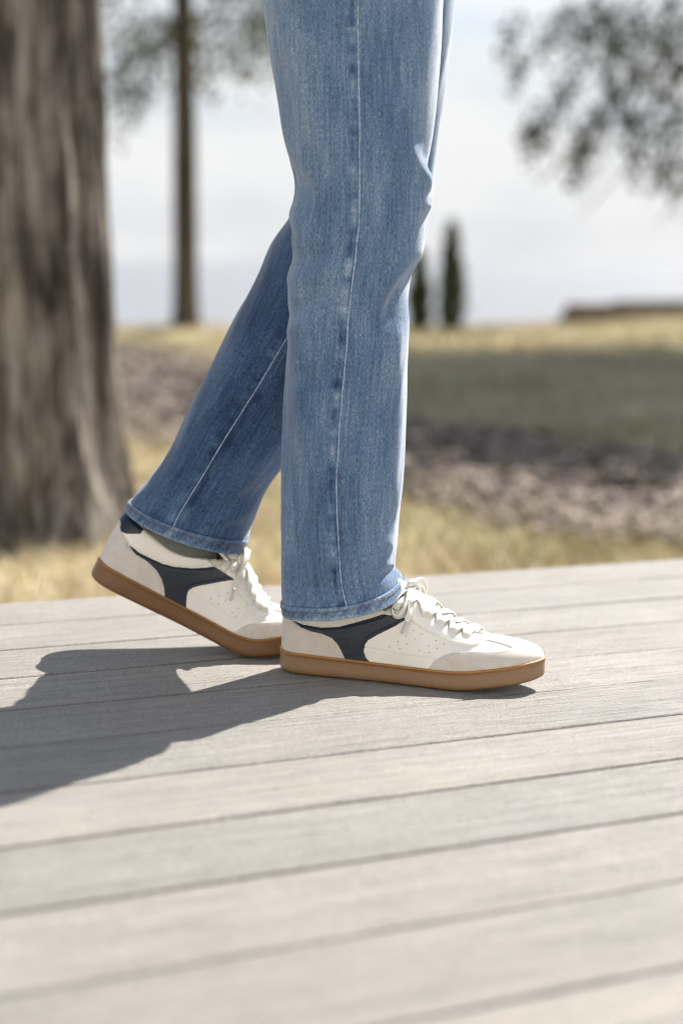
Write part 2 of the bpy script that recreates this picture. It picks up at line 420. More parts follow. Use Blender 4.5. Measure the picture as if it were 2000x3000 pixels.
tag(mesh_np('bark_mulch', V, F3, M_CHIP, smooth=False, attrs={'tint': np.repeat(tint, 5, 0)}), 'grey brown bark chips covering the bed behind the deck', 'bark mulch', kind='stuff')
# grass blades
x, y = scatter(150000, 3.0, 23.0); ins = sdf(x, y, MULCH_POLY) < .35 * RNG.random(len(x)) ** 2.5
x, y = x[ins], y[ins]
keep = (RNG.random(len(x)) < .55 + .45 * vnoise(x * 2.2, y * 2.2, 31)); x, y = x[keep], y[keep]; n = len(x)
hgt = (.03 + .05 * RNG.random(n)) * (1 + .015 * (y - 4)); wd = .0035 * (1 + (y - 4) * .12); yaw = RNG.random(n) * 6.28; lean = RNG.normal(0, .6, (n, 2)) * hgt[:, None]
b = np.stack([x, y, ground_z(x, y) - .005], -1); s = np.stack([np.cos(yaw), np.sin(yaw), 0 * yaw], -1) * wd[:, None]
V = np.stack([b - s, b + s, b + np.stack([lean[:, 0], lean[:, 1], hgt], -1)], 1)
g = np.clip(.69 + .47 * fbm(x * .9, y * .9, 41) + RNG.normal(0, .22, n), 0, 1)[:, None]
tint = np.array([.205, .205, .075]) * (1 - g) + np.array([.67, .565, .395]) * g
tag(mesh_np('lawn_grass', V, np.arange(n * 3).reshape(-1, 3), M_GRASS, smooth=False, attrs={'tint': np.repeat(np.concatenate([tint, np.ones((n, 1))], 1), 3, 0)}), 'short dry straw coloured grass with green tufts', 'grass', kind='stuff')

# ------------------------------------------------------------------ deck: joists and single boards
ANG, BW, C0 = R(29.1), 0.1449, 2.425
dirv = np.array([math.cos(ANG), math.sin(ANG)]); perp = np.array([-math.sin(ANG), math.cos(ANG)])
DQ = (DECK_Q @ Euler((0, 0, ANG)).to_quaternion())
def on_deck(x, y, dz=0): return Vector((x, y, deck_z(x, y) + dz))
p0 = np.array([0, C0])                                    # a point on gap line k = 0
deck = empty('deck', on_deck(*(p0 - perp * BW * 8))); deck.rotation_mode = 'QUATERNION'; deck.rotation_quaternion = DQ
tag(deck, kind='structure')
LEN, GAP, TH = 5.2, .0042, .024
prof = []
hw = (BW - GAP) / 2
for (cx, cz, a0, a1, r) in ((hw - .003, -.003, 90, 0, .003), (hw - .002, -TH + .002, 0, -90, .002), (-hw + .002, -TH + .002, -90, -180, .002), (-hw + .003, -.003, 180, 90, .003)):
    for a in np.linspace(a0, a1, 4): prof.append((cx + r * math.cos(R(a)), cz + r * math.sin(R(a))))
prof = np.array(prof); npf = len(prof)
xs = np.linspace(-LEN / 2, LEN / 2, 3)
V = np.array([[x, p[0], p[1]] for x in xs for p in prof])
bf = grid_faces(len(xs), npf, True, flip=True)
board_me = None
for k in range(-2, 23):
    offs = -(k + .5) * BW + 8 * BW
    if board_me is None:
        mb = MB(); mb.add(V, bf, [[0, i, i + 1] for i in range(1, npf - 1)] + [[(2) * npf, 2 * npf + i + 1, 2 * npf + i] for i in range(1, npf - 1)])
        o = mb.build('board', M_DECK, deck, smooth=False); board_me = o.data
    else:
        o = link(bpy.data.objects.new('board', board_me), deck)
    o.location = (random.uniform(-.3, .3), offs + random.uniform(-.0011, .0011), random.uniform(-.0009, .0006))
for k in range(11):
    mb = MB(); mb.box((0, 0, 0), (.019, BW * 13.9, .07)); o = mb.build('joist', M_JOIST, deck); o.location = (-2.0 + .4 * k, -4.0 * BW, -TH - .073)

# ------------------------------------------------------------------ house added unseen behind the photographer, its sunlit wall giving warm fill
M_SIDING = simple('white_siding', (.84, .81, .76), .6, .03, 3, .1)
M_ROOF = simple('roof_shingle', (.10, .095, .09), .9, .3, 8, .4)
M_GLASS = Mat('window_glass', .05, .5); M_GLASS.color((.03, .04, .05)); M_GLASS = M_GLASS.m
house = empty('house', (0, -1.75, GZ)); house.rotation_euler = (0, 0, R(-6)); tag(house, 'white clapboard house added unseen behind the camera for warm bounce light', 'house')
WW, WH = 6.5, 3.3
openings = [(-4.9, -3.5, 1.2, 2.5), (2.9, 4.3, 1.2, 2.5), (-.2, .8, .38, 2.5)]
mb = MB(); mb.box((0, -3.1, WH / 2), (WW, 2.96, WH / 2)); mb.build('wall', M_SIDING, house)
sidm = {}
for k in range(17):
    z0 = .36 + k * .17; cuts = [-WW]
    for x0, x1, za, zb in openings:
        if z0 + .17 > za and z0 < zb: cuts += [x0, x1]
    cuts = sorted(cuts) + [WW]
    for a_, b_ in zip(cuts[::2], cuts[1::2]):
        L_ = round(b_ - a_, 3)
        if L_ not in sidm:
            mb = MB(); mb.add([(-L_ / 2, -.12, 0), (L_ / 2, -.12, 0), (L_ / 2, .022, 0), (-L_ / 2, .022, 0), (-L_ / 2, -.12, .168), (L_ / 2, -.12, .168), (L_ / 2, .006, .168), (-L_ / 2, .006, .168)],
                   [[0, 3, 2, 1], [4, 5, 6, 7], [3, 7, 6, 2], [0, 1, 5, 4], [1, 2, 6, 5], [0, 4, 7, 3]]); o = mb.build('siding_board', M_SIDING, house); sidm[L_] = o.data
        else: o = link(bpy.data.objects.new('siding_board', sidm[L_]), house)
        o.location = ((a_ + b_) / 2, -.02, z0)
for x0, x1, za, zb in openings:
    isdoor = za < 1; mb = MB(); mb.box(((x0 + x1) / 2, -.05, (za + zb) / 2), ((x1 - x0) / 2 - .06, .02, (zb - za) / 2 - .06))
    w_ = mb.build('door' if isdoor else 'window', M_TIMBER if isdoor else M_GLASS, house)
    mb = MB()
    for cx, cz, hx, hz2 in (((x0 + x1) / 2, za + .03, (x1 - x0) / 2, .03), ((x0 + x1) / 2, zb - .03, (x1 - x0) / 2, .03), (x0 + .03, (za + zb) / 2, .03, (zb - za) / 2 - .061), (x1 - .03, (za + zb) / 2, .03, (zb - za) / 2 - .061)): mb.box((cx, -.01, cz), (hx, .045, hz2))
    mb.build('frame', M_SIDING, w_)
mb = MB(); mb.add([(-WW - .3, .3, WH - .1), (WW + .3, .3, WH - .1), (WW + .3, -3.1, WH + 1.7), (-WW - .3, -3.1, WH + 1.7), (-WW - .3, -6.5, WH - .1), (WW + .3, -6.5, WH - .1), (-WW - .3, .3, WH), (WW + .3, .3, WH), (WW + .3, -3.1, WH + 1.8), (-WW - .3, -3.1, WH + 1.8), (-WW - .3, -6.5, WH), (WW + .3, -6.5, WH)],
        [[0, 3, 2, 1], [3, 4, 5, 2], [6, 7, 8, 9], [9, 8, 11, 10], [0, 1, 7, 6], [4, 10, 11, 5], [1, 2, 8, 7], [2, 5, 11, 8], [0, 6, 9, 3], [3, 9, 10, 4]]); mb.build('roof', M_ROOF, house)

# ------------------------------------------------------------------ trees
def limb_pts(a, b, sag, n=9, wob=.05, seed=0):
    t = np.linspace(0, 1, n)[:, None]; P = np.array(a) * (1 - t) + np.array(b) * t
    P[:, 2] += -sag * (t[:, 0] ** 2) + sag * .6 * np.sin(t[:, 0] * math.pi)
    P[1:-1] += np.random.default_rng(seed).normal(0, wob, (n - 2, 3)); return P
def trunk_mesh(name, base, h, r0, r1, mat, parent, flare=.5, ridge=.08, lobes=9, seed=0, nz=120, na=160, lean=(0, 0), flutes=()):
    z = np.linspace(-.12, h, nz)[:, None]; a = np.linspace(0, 2 * math.pi, na, endpoint=False)[None, :]
    t = np.clip(z / h, 0, 1); r = r0 * (1 - t) + r1 * t
    r = r * (1 + flare * np.exp(-np.clip(z, 0, None) / (r0 * 1.1)) * (1 + .35 * np.sin(3 * a + seed) + .25 * np.sin(5 * a + 2 * seed)))
    tw = a + .12 * z
    rg = fbm(np.cos(tw) * lobes + 40 + .25 * vnoise(z * 5, a * 3, seed + 2), np.sin(tw) * lobes + z * 2.2 + 40, seed, 3)
    fine = vnoise(np.cos(tw) * lobes * 3 + 80, np.sin(tw) * lobes * 3 + z * 3.5 + 80, seed + 5)
    r = r * (1 + ridge * np.tanh(rg * 2.2) + ridge * .35 * fine + .04 * np.sin(2 * a + z * .6))
    for a0, am, wd in flutes:
        da = (a - a0 - .05 * np.sin(z * 1.7 + a0) + math.pi) % (2 * math.pi) - math.pi; r = r * (1 + am * np.exp(-(da / wd) ** 2))
    V = np.stack([r * np.cos(a) + lean[0] * z, r * np.sin(a) + lean[1] * z, z + 0 * a], -1)
    return mesh_np(name, V, grid_faces(nz, na, True, flip=True), mat, parent)
def spray_mesh(name, centers, spread, nleaf, lsize, parent, droop=.7, col_a=(.035, .052, .022), col_b=(.10, .115, .05), seed=0, flat=False):
    g = np.random.default_rng(seed); C = np.repeat(np.asarray(centers, float), nleaf, 0); n = len(C)
    off = g.normal(0, 1, (n, 3)) * np.asarray(spread)
    off[:, 2] -= np.abs(g.normal(0, 1, n)) * droop * np.asarray(spread)[2]
    P = C + off
    d = g.normal(0, 1, (n, 3)); d[:, 2] = -np.abs(d[:, 2]) * 1.4 - .3; d /= np.linalg.norm(d, axis=1)[:, None]
    s = np.cross(d, g.normal(0, 1, (n, 3))); s /= np.linalg.norm(s, axis=1)[:, None] + 1e-9
    L = lsize * (.6 + .8 * g.random(n))[:, None]; W = L * .26
    V = np.stack([P, P + d * L * .5 + s * W, P + d * L, P + d * L * .5 - s * W], 1)
    k = np.clip(g.normal(.45, .3, n), 0, 1)[:, None]
    tint = np.array(col_a) * (1 - k) + np.array(col_b) * k
    return mesh_np(name, V, np.arange(n * 4).reshape(-1, 4), M_LEAF, parent, smooth=False, attrs={'tint': np.repeat(np.concatenate([tint, np.ones((n, 1))], 1), 4, 0)})
def crown_centers(g, n, c, rad, zlo=-1):
    P = []
    while len(P) < n:
        q = g.uniform(-1, 1, 3)
        if q @ q < 1 and q[2] > zlo and (q @ q > .25 or g.random() < .5): P.append(np.array(c) + q * rad)
    return np.array(P)

# the thick cedar right behind the deck
bx_, by_ = -.985, 5.6
cedar = empty('cedar_tree', (bx_, by_, float(ground_z(bx_, by_)))); tag(cedar, 'thick cedar tree with furrowed grey bark at the left edge beside the deck', 'tree')
trunk_mesh('trunk', 0, 5.2, .275, .20, M_BARK, cedar, flare=.28, ridge=.06, lobes=8, seed=3, nz=420, na=260, flutes=((-.90, .13, .17), (-.40, -.09, .2), (-1.55, .05, .22), (-1.25, -.04, .12), (-2.2, .06, .25), (-1.9, -.04, .12), (.1, .03, .2), (.9, .06, .3), (2.2, .05, .3)))
g = np.random.default_rng(5); cc = []
for k in range(16):
    a = k * 2.4; zb = 3.9 + k * .2; e = np.array([math.cos(a) * 1.7, math.sin(a) * 1.7 + .4, zb + .3])
    L = limb_pts((0, 0, zb), e, .5, seed=k); mb = MB(); mb.tube(L, np.linspace(.05, .012, 9), 7); mb.build('limb', M_BARK2, cedar, smooth=True)
    for q in (4, 6, 7, 8): cc.append(L[q] + g.normal(0, .12, 3))
spray_mesh('crown', cc + list(crown_centers(g, 60, (0, .4, 6.8), np.array([1.6, 1.6, 1.6]))), (.28, .28, .2), 90, .11, cedar, seed=6)

# slim tree at the shore
tx, ty = -1.72, 20.6
slim = empty('slim_tree', (tx, ty, float(ground_z(tx, ty)))); tag(slim, 'slim dark trunked tree at the water edge left of the legs', 'tree')
trunk_mesh('trunk', 0, 7.5, .135, .08, M_BARK2, slim, flare=.25, ridge=.03, lobes=5, seed=2, nz=90, na=48, lean=(.003, 0))
g = np.random.default_rng(15); cc = []
for k in range(26):
    a = g.uniform(0, 6.28); zb = 3.1 + k * .16; ln = 1.25 * (1 - k / 40) + .35 * g.random()
    e = np.array([math.cos(a) * ln, math.sin(a) * ln, zb - .05]); L = limb_pts((0, 0, zb), e, .35, seed=50 + k, wob=.03)
    mb = MB(); mb.tube(L, np.linspace(.028, .006, 9), 6); mb.build('limb', M_BARK2, slim, smooth=True)
    for q in (3, 5, 7, 8): cc.append(L[q] + g.normal(0, .06, 3) + np.array([0, 0, -.12]))
for px, py in ((345, 40), (400, 90), (430, 150), (360, 170), (440, 230), (390, 260), (350, 300), (480, 60), (500, 130), (620, 40), (680, 90), (740, 60), (640, 140), (700, 160), (760, 150), (620, 210), (430, 20), (460, 110), (360, 100), (600, 90)):
    w_ = unproj(px, py, ty + g.uniform(-.6, .6)); cc.append(w_ - np.array(slim.location))
spray_mesh('crown', cc, (.11, .11, .12), 46, .09, slim, droop=1.0, seed=16, col_a=(.03, .042, .018), col_b=(.085, .10, .042))

# big cedar to the right: boughs hang into the picture, its crown shades the lawn
rx, ry = 5.9, 16.9
big = empty('spreading_cedar_tree', (rx, ry, float(ground_z(rx, ry)))); tag(big, 'spreading cedar with drooping boughs hanging into the upper right corner', 'tree')
trunk_mesh('trunk', 0, 10.5, .36, .12, M_BARK, big, flare=.45, ridge=.07, lobes=6, seed=8, nz=160, na=90)
g = np.random.default_rng(25); cc = []
for k in range(30):
    a = g.uniform(0, 6.28); zb = 4.6 + k * .18; ln = 2.6 * (1 - k / 60)
    e = np.array([math.cos(a) * ln, math.sin(a) * ln, zb]); L = limb_pts((0, 0, zb), e, .5, seed=90 + k, wob=.06)
    mb = MB(); mb.tube(L, np.linspace(.07, .012, 9), 6); mb.build('limb', M_BARK2, big, smooth=True)
    for q in (4, 6, 7, 8): cc.append(L[q])
cc += list(crown_centers(g, 330, (.35, .3, 7.6), np.array([3.1, 5.4, 2.3])))
spray_mesh('crown', cc, (.34, .34, .22), 75, .19, big, seed=26)
hang = []
tips = [(1500, 60, 15), (1515, 170, 15.2), (1600, 60, 14.6), (1660, 40, 14.8), (1700, 90, 15), (1760, 70, 14.7), (1820, 110, 15.3), (1880, 40, 14.9), (1940, 90, 14.6), (1990, 60, 15.2), (1680, 200, 15), (1650, 260, 15.1), (1570, 350, 14.7), (1545, 360, 14.9), (1600, 340, 14.8), (1690, 400, 14.9), (1720, 360, 15), (1760, 320, 15.2), (1800, 250, 15), (1830, 300, 14.8), (1870, 340, 15.1), (1900, 230, 14.9), (1940, 330, 15), (1980, 400, 15.1), (1990, 280, 14.7), (1850, 180, 15), (1780, 170, 14.8), (1950, 180, 15.2), (1700, 450, 15), (1850, 430, 15), (1930, 470, 15.1), (1990, 500, 15), (2060, 300, 15), (2060, 450, 15), (2080, 120, 15), (1800, 20, 15), (1740, 10, 15), (1950, 10, 15), (1860, 80, 15), (2000, 150, 15)]
for j, (px, py, d) in enumerate(tips):
    e = unproj(px, py, d) - np.array(big.location)
    hang.append(e)
    sw = g.normal(0, .12, 2)
    for q in range(1, 5): hang.append(e + np.array([.02 * q * sw[0] + g.normal(0, .035), g.normal(0, .08), .17 - .085 * q]))
    if j % 2 == 0:
        L = limb_pts(e * np.array([.15, .15, 0]) + np.array([0, 0, e[2] + 1.9]), e, .5, seed=200 + j, wob=.05)
        mb = MB(); mb.tube(L, np.linspace(.035, .005, 9), 6); mb.build('bough', M_BARK2, big, smooth=True)
spray_mesh('hanging_foliage', hang, (.038, .10, .05), 13, .07, big, droop=1.2, seed=27, col_a=(.03, .042, .018), col_b=(.10, .115, .052))

# two small columnar evergreens near the water
for px, d, top, w_, lab in ((1322, 21.0, 640, .17, 'taller columnar evergreen standing near the water right of the knee'), (1228, 21.3, 735, .15, 'shorter columnar evergreen half hidden behind the jeans')):
    b = unproj(px, 950, d); bz = float(ground_z(b[0], b[1])); h = unproj(px, top, d)[2] - bz
    e = empty('columnar_evergreen', (b[0], b[1], bz)); tag(e, lab, 'evergreen', 'small columnar evergreens by the water')
    mb = MB(); mb.tube([(0, 0, -.05), (0, 0, h * .5), (0, 0, h * .9)], [.03, .02, .006], 7); mb.build('trunk', M_BARK2, e, smooth=True)
    g = np.random.default_rng(int(px)); cs = []
    for k in range(240):
        t_ = g.random() ** .8; rr = w_ * min(1, (1 - t_) / .55) ** .85 * (.72 + .28 * min(1, t_ * 4)); a = g.uniform(0, 6.28); q = math.sqrt(g.random())
        cs.append((math.cos(a) * rr * q * .85, math.sin(a) * rr * q * .85, .05 + t_ * h * .93))
    spray_mesh('crown', cs, (.02, .02, .03), 30, .05, e, droop=.2, seed=int(px), col_a=(.03, .042, .014), col_b=(.10, .12, .035))

# timber retaining wall and low picket fence at the right
wx0, wy = 2.56, 22.2
wb = float(ground_z(3.2, wy))
wall = empty('timber_retaining_wall', (wx0, wy, wb)); tag(wall, 'low brown timber retaining wall at the far right of the lawn', 'retaining wall')
for k in range(3):
    mb = MB(); mb.box((0, 0, 0), (1.9 - .25 * k, .09, .045)); o = mb.build('beam', M_TIMBER, wall); o.location = (1.92 - .2 * k, random.uniform(-.01, .01), -.04 + .094 * k); o.rotation_euler = (0, .015, 0)
fence = empty('picket_fence', (wx0 + .75, wy + .35, wb - .1)); tag(fence, 'low dark picket fence beyond the timber wall at the far right', 'fence')
for z in (.16, .30):
    mb = MB(); mb.box((0, 0, 0), (1.75, .012, .018)); o = mb.build('rail', M_PICKET, fence); o.location = (1.7, .03, z)
pk = None
for k in range(42):
    if pk is None:
        mb = MB(); mb.add([(-.02, -.01, 0), (.02, -.01, 0), (.02, -.01, .34), (0, -.01, .38), (-.02, -.01, .34), (-.02, .01, 0), (.02, .01, 0), (.02, .01, .34), (0, .01, .38), (-.02, .01, .34)],
               [[0, 1, 2, 4], [6, 5, 9, 7], [1, 6, 7, 2], [5, 0, 4, 9], [2, 7, 8, 3], [3, 8, 9, 4]], [[4, 2, 3], [7, 9, 8]])
        o = mb.build('picket', M_PICKET, fence); pk = o.data
    else: o = link(bpy.data.objects.new('picket', pk), fence)
    o.location = (k * .082, 0, random.uniform(-.015, .015))

# ------------------------------------------------------------------ the person: sneakers, jeans, socks
person = empty('person', on_deck(-.05, 2.2)); tag(person, 'person in blue jeans and white sneakers striding across the deck', 'person')
PINV = Matrix.Translation(person.location).inverted()

# ---- sneaker built in millimetres: x heel to toe, y < 0 lateral, z up
B_LAT = [(6, 0), (9, -14), (20, -26), (40, -31), (80, -32), (120, -33.5), (160, -39), (195, -45), (220, -47), (245, -45), (268, -37), (284, -24), (292, -9), (293.5, 2)]
B_MED = [(6, 0), (9, 14), (20, 25), (40, 29.5), (80, 29), (120, 28), (160, 33), (195, 41), (218, 43.5), (243, 41), (264, 34), (280, 23), (290, 13), (293.5, 2)]
T_ALL = [(13, 0, 63), (16, -12, 63), (25, -20, 61), (43, -25, 57), (82, -27, 51), (118, -25, 63), (146, -13, 76.5), (172, 0, 60.5), (195, 0, 46), (218, 0, 35.3), (238, 0, 29.3), (252, 0, 25.2), (263, 0, 21), (269.5, 0, 17.8)]
N_EXP = [2.7, 2.7, 2.7, 2.7, 2.6, 2.4, 2.0, 1.8, 1.8, 1.95, 2.15, 2.3, 2.35, 2.35]
SOLE_T = 25.0
def _tab(xs_, ys_):
    xs_, ys_ = np.array(xs_, float), np.array(ys_, float); g_ = np.linspace(-40, 340, 1520); v_ = np.interp(g_, xs_, ys_); k_ = np.hanning(61); k_ /= k_.sum()
    v_ = np.convolve(np.pad(v_, 30, 'edge'), k_, 'valid'); return lambda x: np.interp(x, g_, v_)
spring = _tab([-40, 0, 18, 30, 206, 222, 235, 266, 284, 297, 340], [5, 2.2, .3, 0, 0, 1.4, 3.8, 9.0, 13.0, 16.3, 24])
thick = _tab([-40, 5, 35, 85, 120, 180, 210, 260, 285, 300, 340], [25, 25, 25.2, 23.6, 22.4, 22.0, 22.8, 23, 23, 21.5, 21])
def ztop(x): return spring(x) + thick(x)
def loop_spline(n):
    """closed feather-edge outline, heel to toe on both sides"""
    pts = np.array(B_LAT + B_MED[-2:0:-1], float); m_ = len(pts); C = np.concatenate([pts[-1:], pts, pts[:2]])
    def ev(t):
        i = np.floor(t).astype(int) % m_; f = (t - np.floor(t))[:, None]; p0, p1, p2, p3 = C[i], C[i + 1], C[i + 2], C[(i + 3) % len(C)] if False else np.concatenate([C, C[3:4]])[i + 3]
        return .5 * (2 * p1 + (p2 - p0) * f + (2 * p0 - 5 * p1 + 4 * p2 - p3) * f ** 2 + (3 * p1 - p0 - 3 * p2 + p3) * f ** 3)
    out_ = []
    for a, b in ((0, 13), (m_, 13)):
        td = np.linspace(a, b, 3000); P = ev(td); s_ = np.concatenate([[0], np.cumsum(np.linalg.norm(np.diff(P, axis=0), axis=1))])
        tt = np.interp(np.linspace(0, s_[-1], n), s_, td); out_.append((ev(tt), tt if a == 0 else m_ - tt))
    return out_
NU, NV = 380, 140
XS = 1.062
def weld(o, dist):
    import bmesh
    bm = bmesh.new(); bm.from_mesh(o.data); bd = [v for v in bm.verts if v.is_boundary]
    bmesh.ops.remove_doubles(bm, verts=bd, dist=dist); bm.to_mesh(o.data); bm.free(); return o
def shoe_tf(P, mirror, bend):
    P = np.asarray(P, float).copy(); P[..., 0] = P[..., 0] * XS
    if bend:
        x = P[..., 0].copy(); z = P[..., 2].copy()
        xs_ = np.linspace(-60, 350, 1500); a, b = 172., 258.
        w_ = np.clip((b - xs_) / (b - a), 0, 1); phi = bend * (w_ * w_ * (3 - 2 * w_)); dx = xs_[1] - xs_[0]
        # integrate backwards from the toe so that the toe stays flat on the deck
        cx = np.cumsum((np.cos(phi) * dx)[::-1])[::-1]; cz = np.cumsum((np.sin(phi) * dx)[::-1])[::-1]
        px = xs_[-1] - cx; f = np.interp(x, xs_, phi)
        P[..., 0] = np.interp(x, xs_, px) + z * np.sin(f); P[..., 2] = np.interp(x, xs_, cz) + z * np.cos(f)
    if mirror: P[..., 1] *= -1
    return P * .001
def base_side(side, Bp, tt):
    sg = 1 if side == 'lat' else -1
    T = cr_interp(T_ALL, tt); T[:, 1] *= sg
    T[:, 1] = np.where(tt > 7, 0, T[:, 1]); T[:, 1] += 2.0 * sstep(5, 9, tt)
    ne = np.interp(tt, np.arange(14), N_EXP); ph = np.linspace(0, 1, 400) * math.pi / 2; e = (2 / ne)[:, None]
    hz = np.sin(ph)[None] ** e; hx = 1 - np.cos(ph)[None] ** e; hx[:, -1] = 1
    zt = ztop(Bp[:, 0]); Tz = ztop(T[:, 0]) + T[:, 2]
    P = np.empty((NU, 400, 3))
    P[..., 0] = Bp[:, 0, None] + (T[:, 0] - Bp[:, 0])[:, None] * hx
    P[..., 1] = Bp[:, 1, None] + (T[:, 1] - Bp[:, 1])[:, None] * hx
    P[..., 2] = zt[:, None] + (Tz - zt)[:, None] * hz
    L = np.concatenate([np.zeros((NU, 1)), np.cumsum(np.linalg.norm(np.diff(P, axis=1), axis=2), axis=1)], 1)
    Q = np.empty((NU, NV, 3)); vv = np.linspace(0, 1, NV)
    for i in range(NU):
        for c in range(3): Q[i, :, c] = np.interp(vv * L[i, -1], L[i], P[i, :, c])
    S = L[:, -1][:, None]; arc = S * vv[None]
    x = Q[..., 0]; z = Q[..., 2] - ztop(x)
    return Q, T, arc, S - arc, arc / S, x, z
def to_world(M, P):
    A = np.array(M); return P @ A[:3, :3].T + A[:3, 3]
class Lut:
    """where a pixel of the photo falls on the shoe side: returns (x, z) or (x, q * 55)"""
    def __init__(s, side, M, mirror, bend, ox, oy, sc):
        Bp, tt = loop_spline(NU)[0 if side == 'lat' else 1]; Q, T, arc, d, q, x, z = base_side(side, Bp, np.clip(tt, 0, 13))
        px, py = proj(to_world(M, shoe_tf(Q, mirror, bend))); s.p = np.stack([(px - ox) * sc, (py - oy) * sc], -1).reshape(-1, 2); s.x, s.z, s.q, s.d = x.ravel(), z.ravel(), q.ravel(), d.ravel()
    def __call__(s, p, q=False):
        r = ((s.p - np.array(p)) ** 2).sum(1); k = np.argpartition(r, 4)[:4]; w_ = 1 / (r[k] + .05); w_ /= w_.sum()
        return (float(s.x[k] @ w_), float((s.d[k] if q == 'd' else s.q[k] * 55 if q else s.z[k]) @ w_))
def shoe_pose(x, y, yaw, dz=.0005):
    loc = on_deck(x, y, dz); q = DECK_Q @ Euler((0, 0, yaw)).to_quaternion(); return loc, q, Matrix.Translation(loc) @ q.to_matrix().to_4x4()
F_POSE = shoe_pose(-.0745, 2.142, R(-14.5)); R_POSE = shoe_pose(-.331, 2.236, R(-3)); R_BEND = R(24.3)
lutL = Lut('lat', F_POSE[2], False, 0, 780, 1600, 1.8233)
lutM = Lut('med', R_POSE[2], True, R_BEND, 240, 1440, 2.3758)
PL = {}
for sd_, lu in (('lat', lutL), ('med', lutM)):
    if sd_ == 'lat':
        hc = ((418, 607), (405, 570), (380, 525), (350, 490), (310, 472), (250, 458), (190, 435), (160, 410))
        st_top = ((152, 400), (200, 420), (290, 435), (380, 432), (470, 410), (560, 385), (620, 365))
        st_low = ((748, 388), (700, 420), (640, 450), (580, 480), (540, 505), (525, 525), (519, 560), (528, 595), (550, 626))
        ey = ((610, 325), (640, 352), (748, 386), (770, 395), (830, 440), (920, 490), (1000, 515), (1080, 529), (1130, 526), (1165, 507), (1190, 482))
        qs = ((532, 541), (620, 558), (700, 575), (800, 588), (905, 601))
        pf = ((787, 451), (829, 470), (746, 479), (792, 495), (702, 509), (752, 522), (659, 538), (712, 548), (906, 505), (948, 523), (865, 533), (910, 545), (817, 560), (870, 569))
        toe = [lu(p, True) for p in ((866, 660), (882, 636), (905, 610), (940, 588), (990, 572), (1050, 566), (1150, 563), (1250, 560), (1290, 556), (1308, 546), (1290, 535), (1240, 520), (1190, 508), (1165, 503))]
        eyL = [lu(p) for p in ey]
    else:
        hc = ((576, 725), (570, 660), (555, 605), (520, 545), (460, 490), (380, 440), (335, 385), (310, 330))
        st_top = ((312, 345), (330, 375), (400, 425), (480, 466), (560, 502), (640, 522), (760, 534), (850, 530), (920, 522))
        st_low = ((1060, 613), (980, 625), (900, 640), (820, 655), (770, 668), (740, 690), (728, 730), (725, 803))
        ey = ((840, 422), (880, 460), (930, 522), (1000, 565), (1062, 610))
        qs = ((755, 695), (880, 775), (1000, 850), (1065, 895))
        pf = ((1067, 687), (1012, 707), (958, 728), (897, 746), (1103, 727), (1054, 744), (1002, 763), (950, 782), (1047, 843), (1090, 815), (1130, 855), (1075, 870))
    H_ = [lu(p) for p in hc]; ST = [lu(p) for p in st_top]; SL = [lu(p) for p in st_low]; EY = [lu(p) for p in ey]; QS = [lu(p) for p in qs]
    if sd_ == 'med':
        EY = EY + [(max(p[0], EY[-1][0] + 1) if i == 0 else p[0], p[1]) for i, p in enumerate(eyL[4:])]; toe = [(p[0] + 5, p[1]) for p in toe]
    hx0 = H_[0][0]
    PL[sd_] = dict(hc=H_, top=ST, low=SL, ey=EY, qs=QS, pf=[lu(p) for p in pf], toe=toe,
        P_hc=[(-30, -8), (hx0, -8)] + H_ + [(13.5, H_[-1][1] + 6), (11.5, 52), (-30, 55)],
        P_nv=[(5, ST[0][1] + 2)] + ST + [((ST[-1][0] + SL[0][0]) / 2, (ST[-1][1] + SL[0][1]) / 2 + .5)] + SL + [(SL[-1][0] + 1, -8), (hx0 - 25, -8), (hx0 - 50, 10)],
        P_ey=[(EY[0][0] - 9, 110)] + EY + [(EY[-1][0] + 1, 60), (180, 110)],
        P_toe=[(150, -20), (toe[0][0] - 1, -3)] + toe + [(200, toe[-1][1] + .5), (120, toe[-1][1] + 1), (100, -20)])
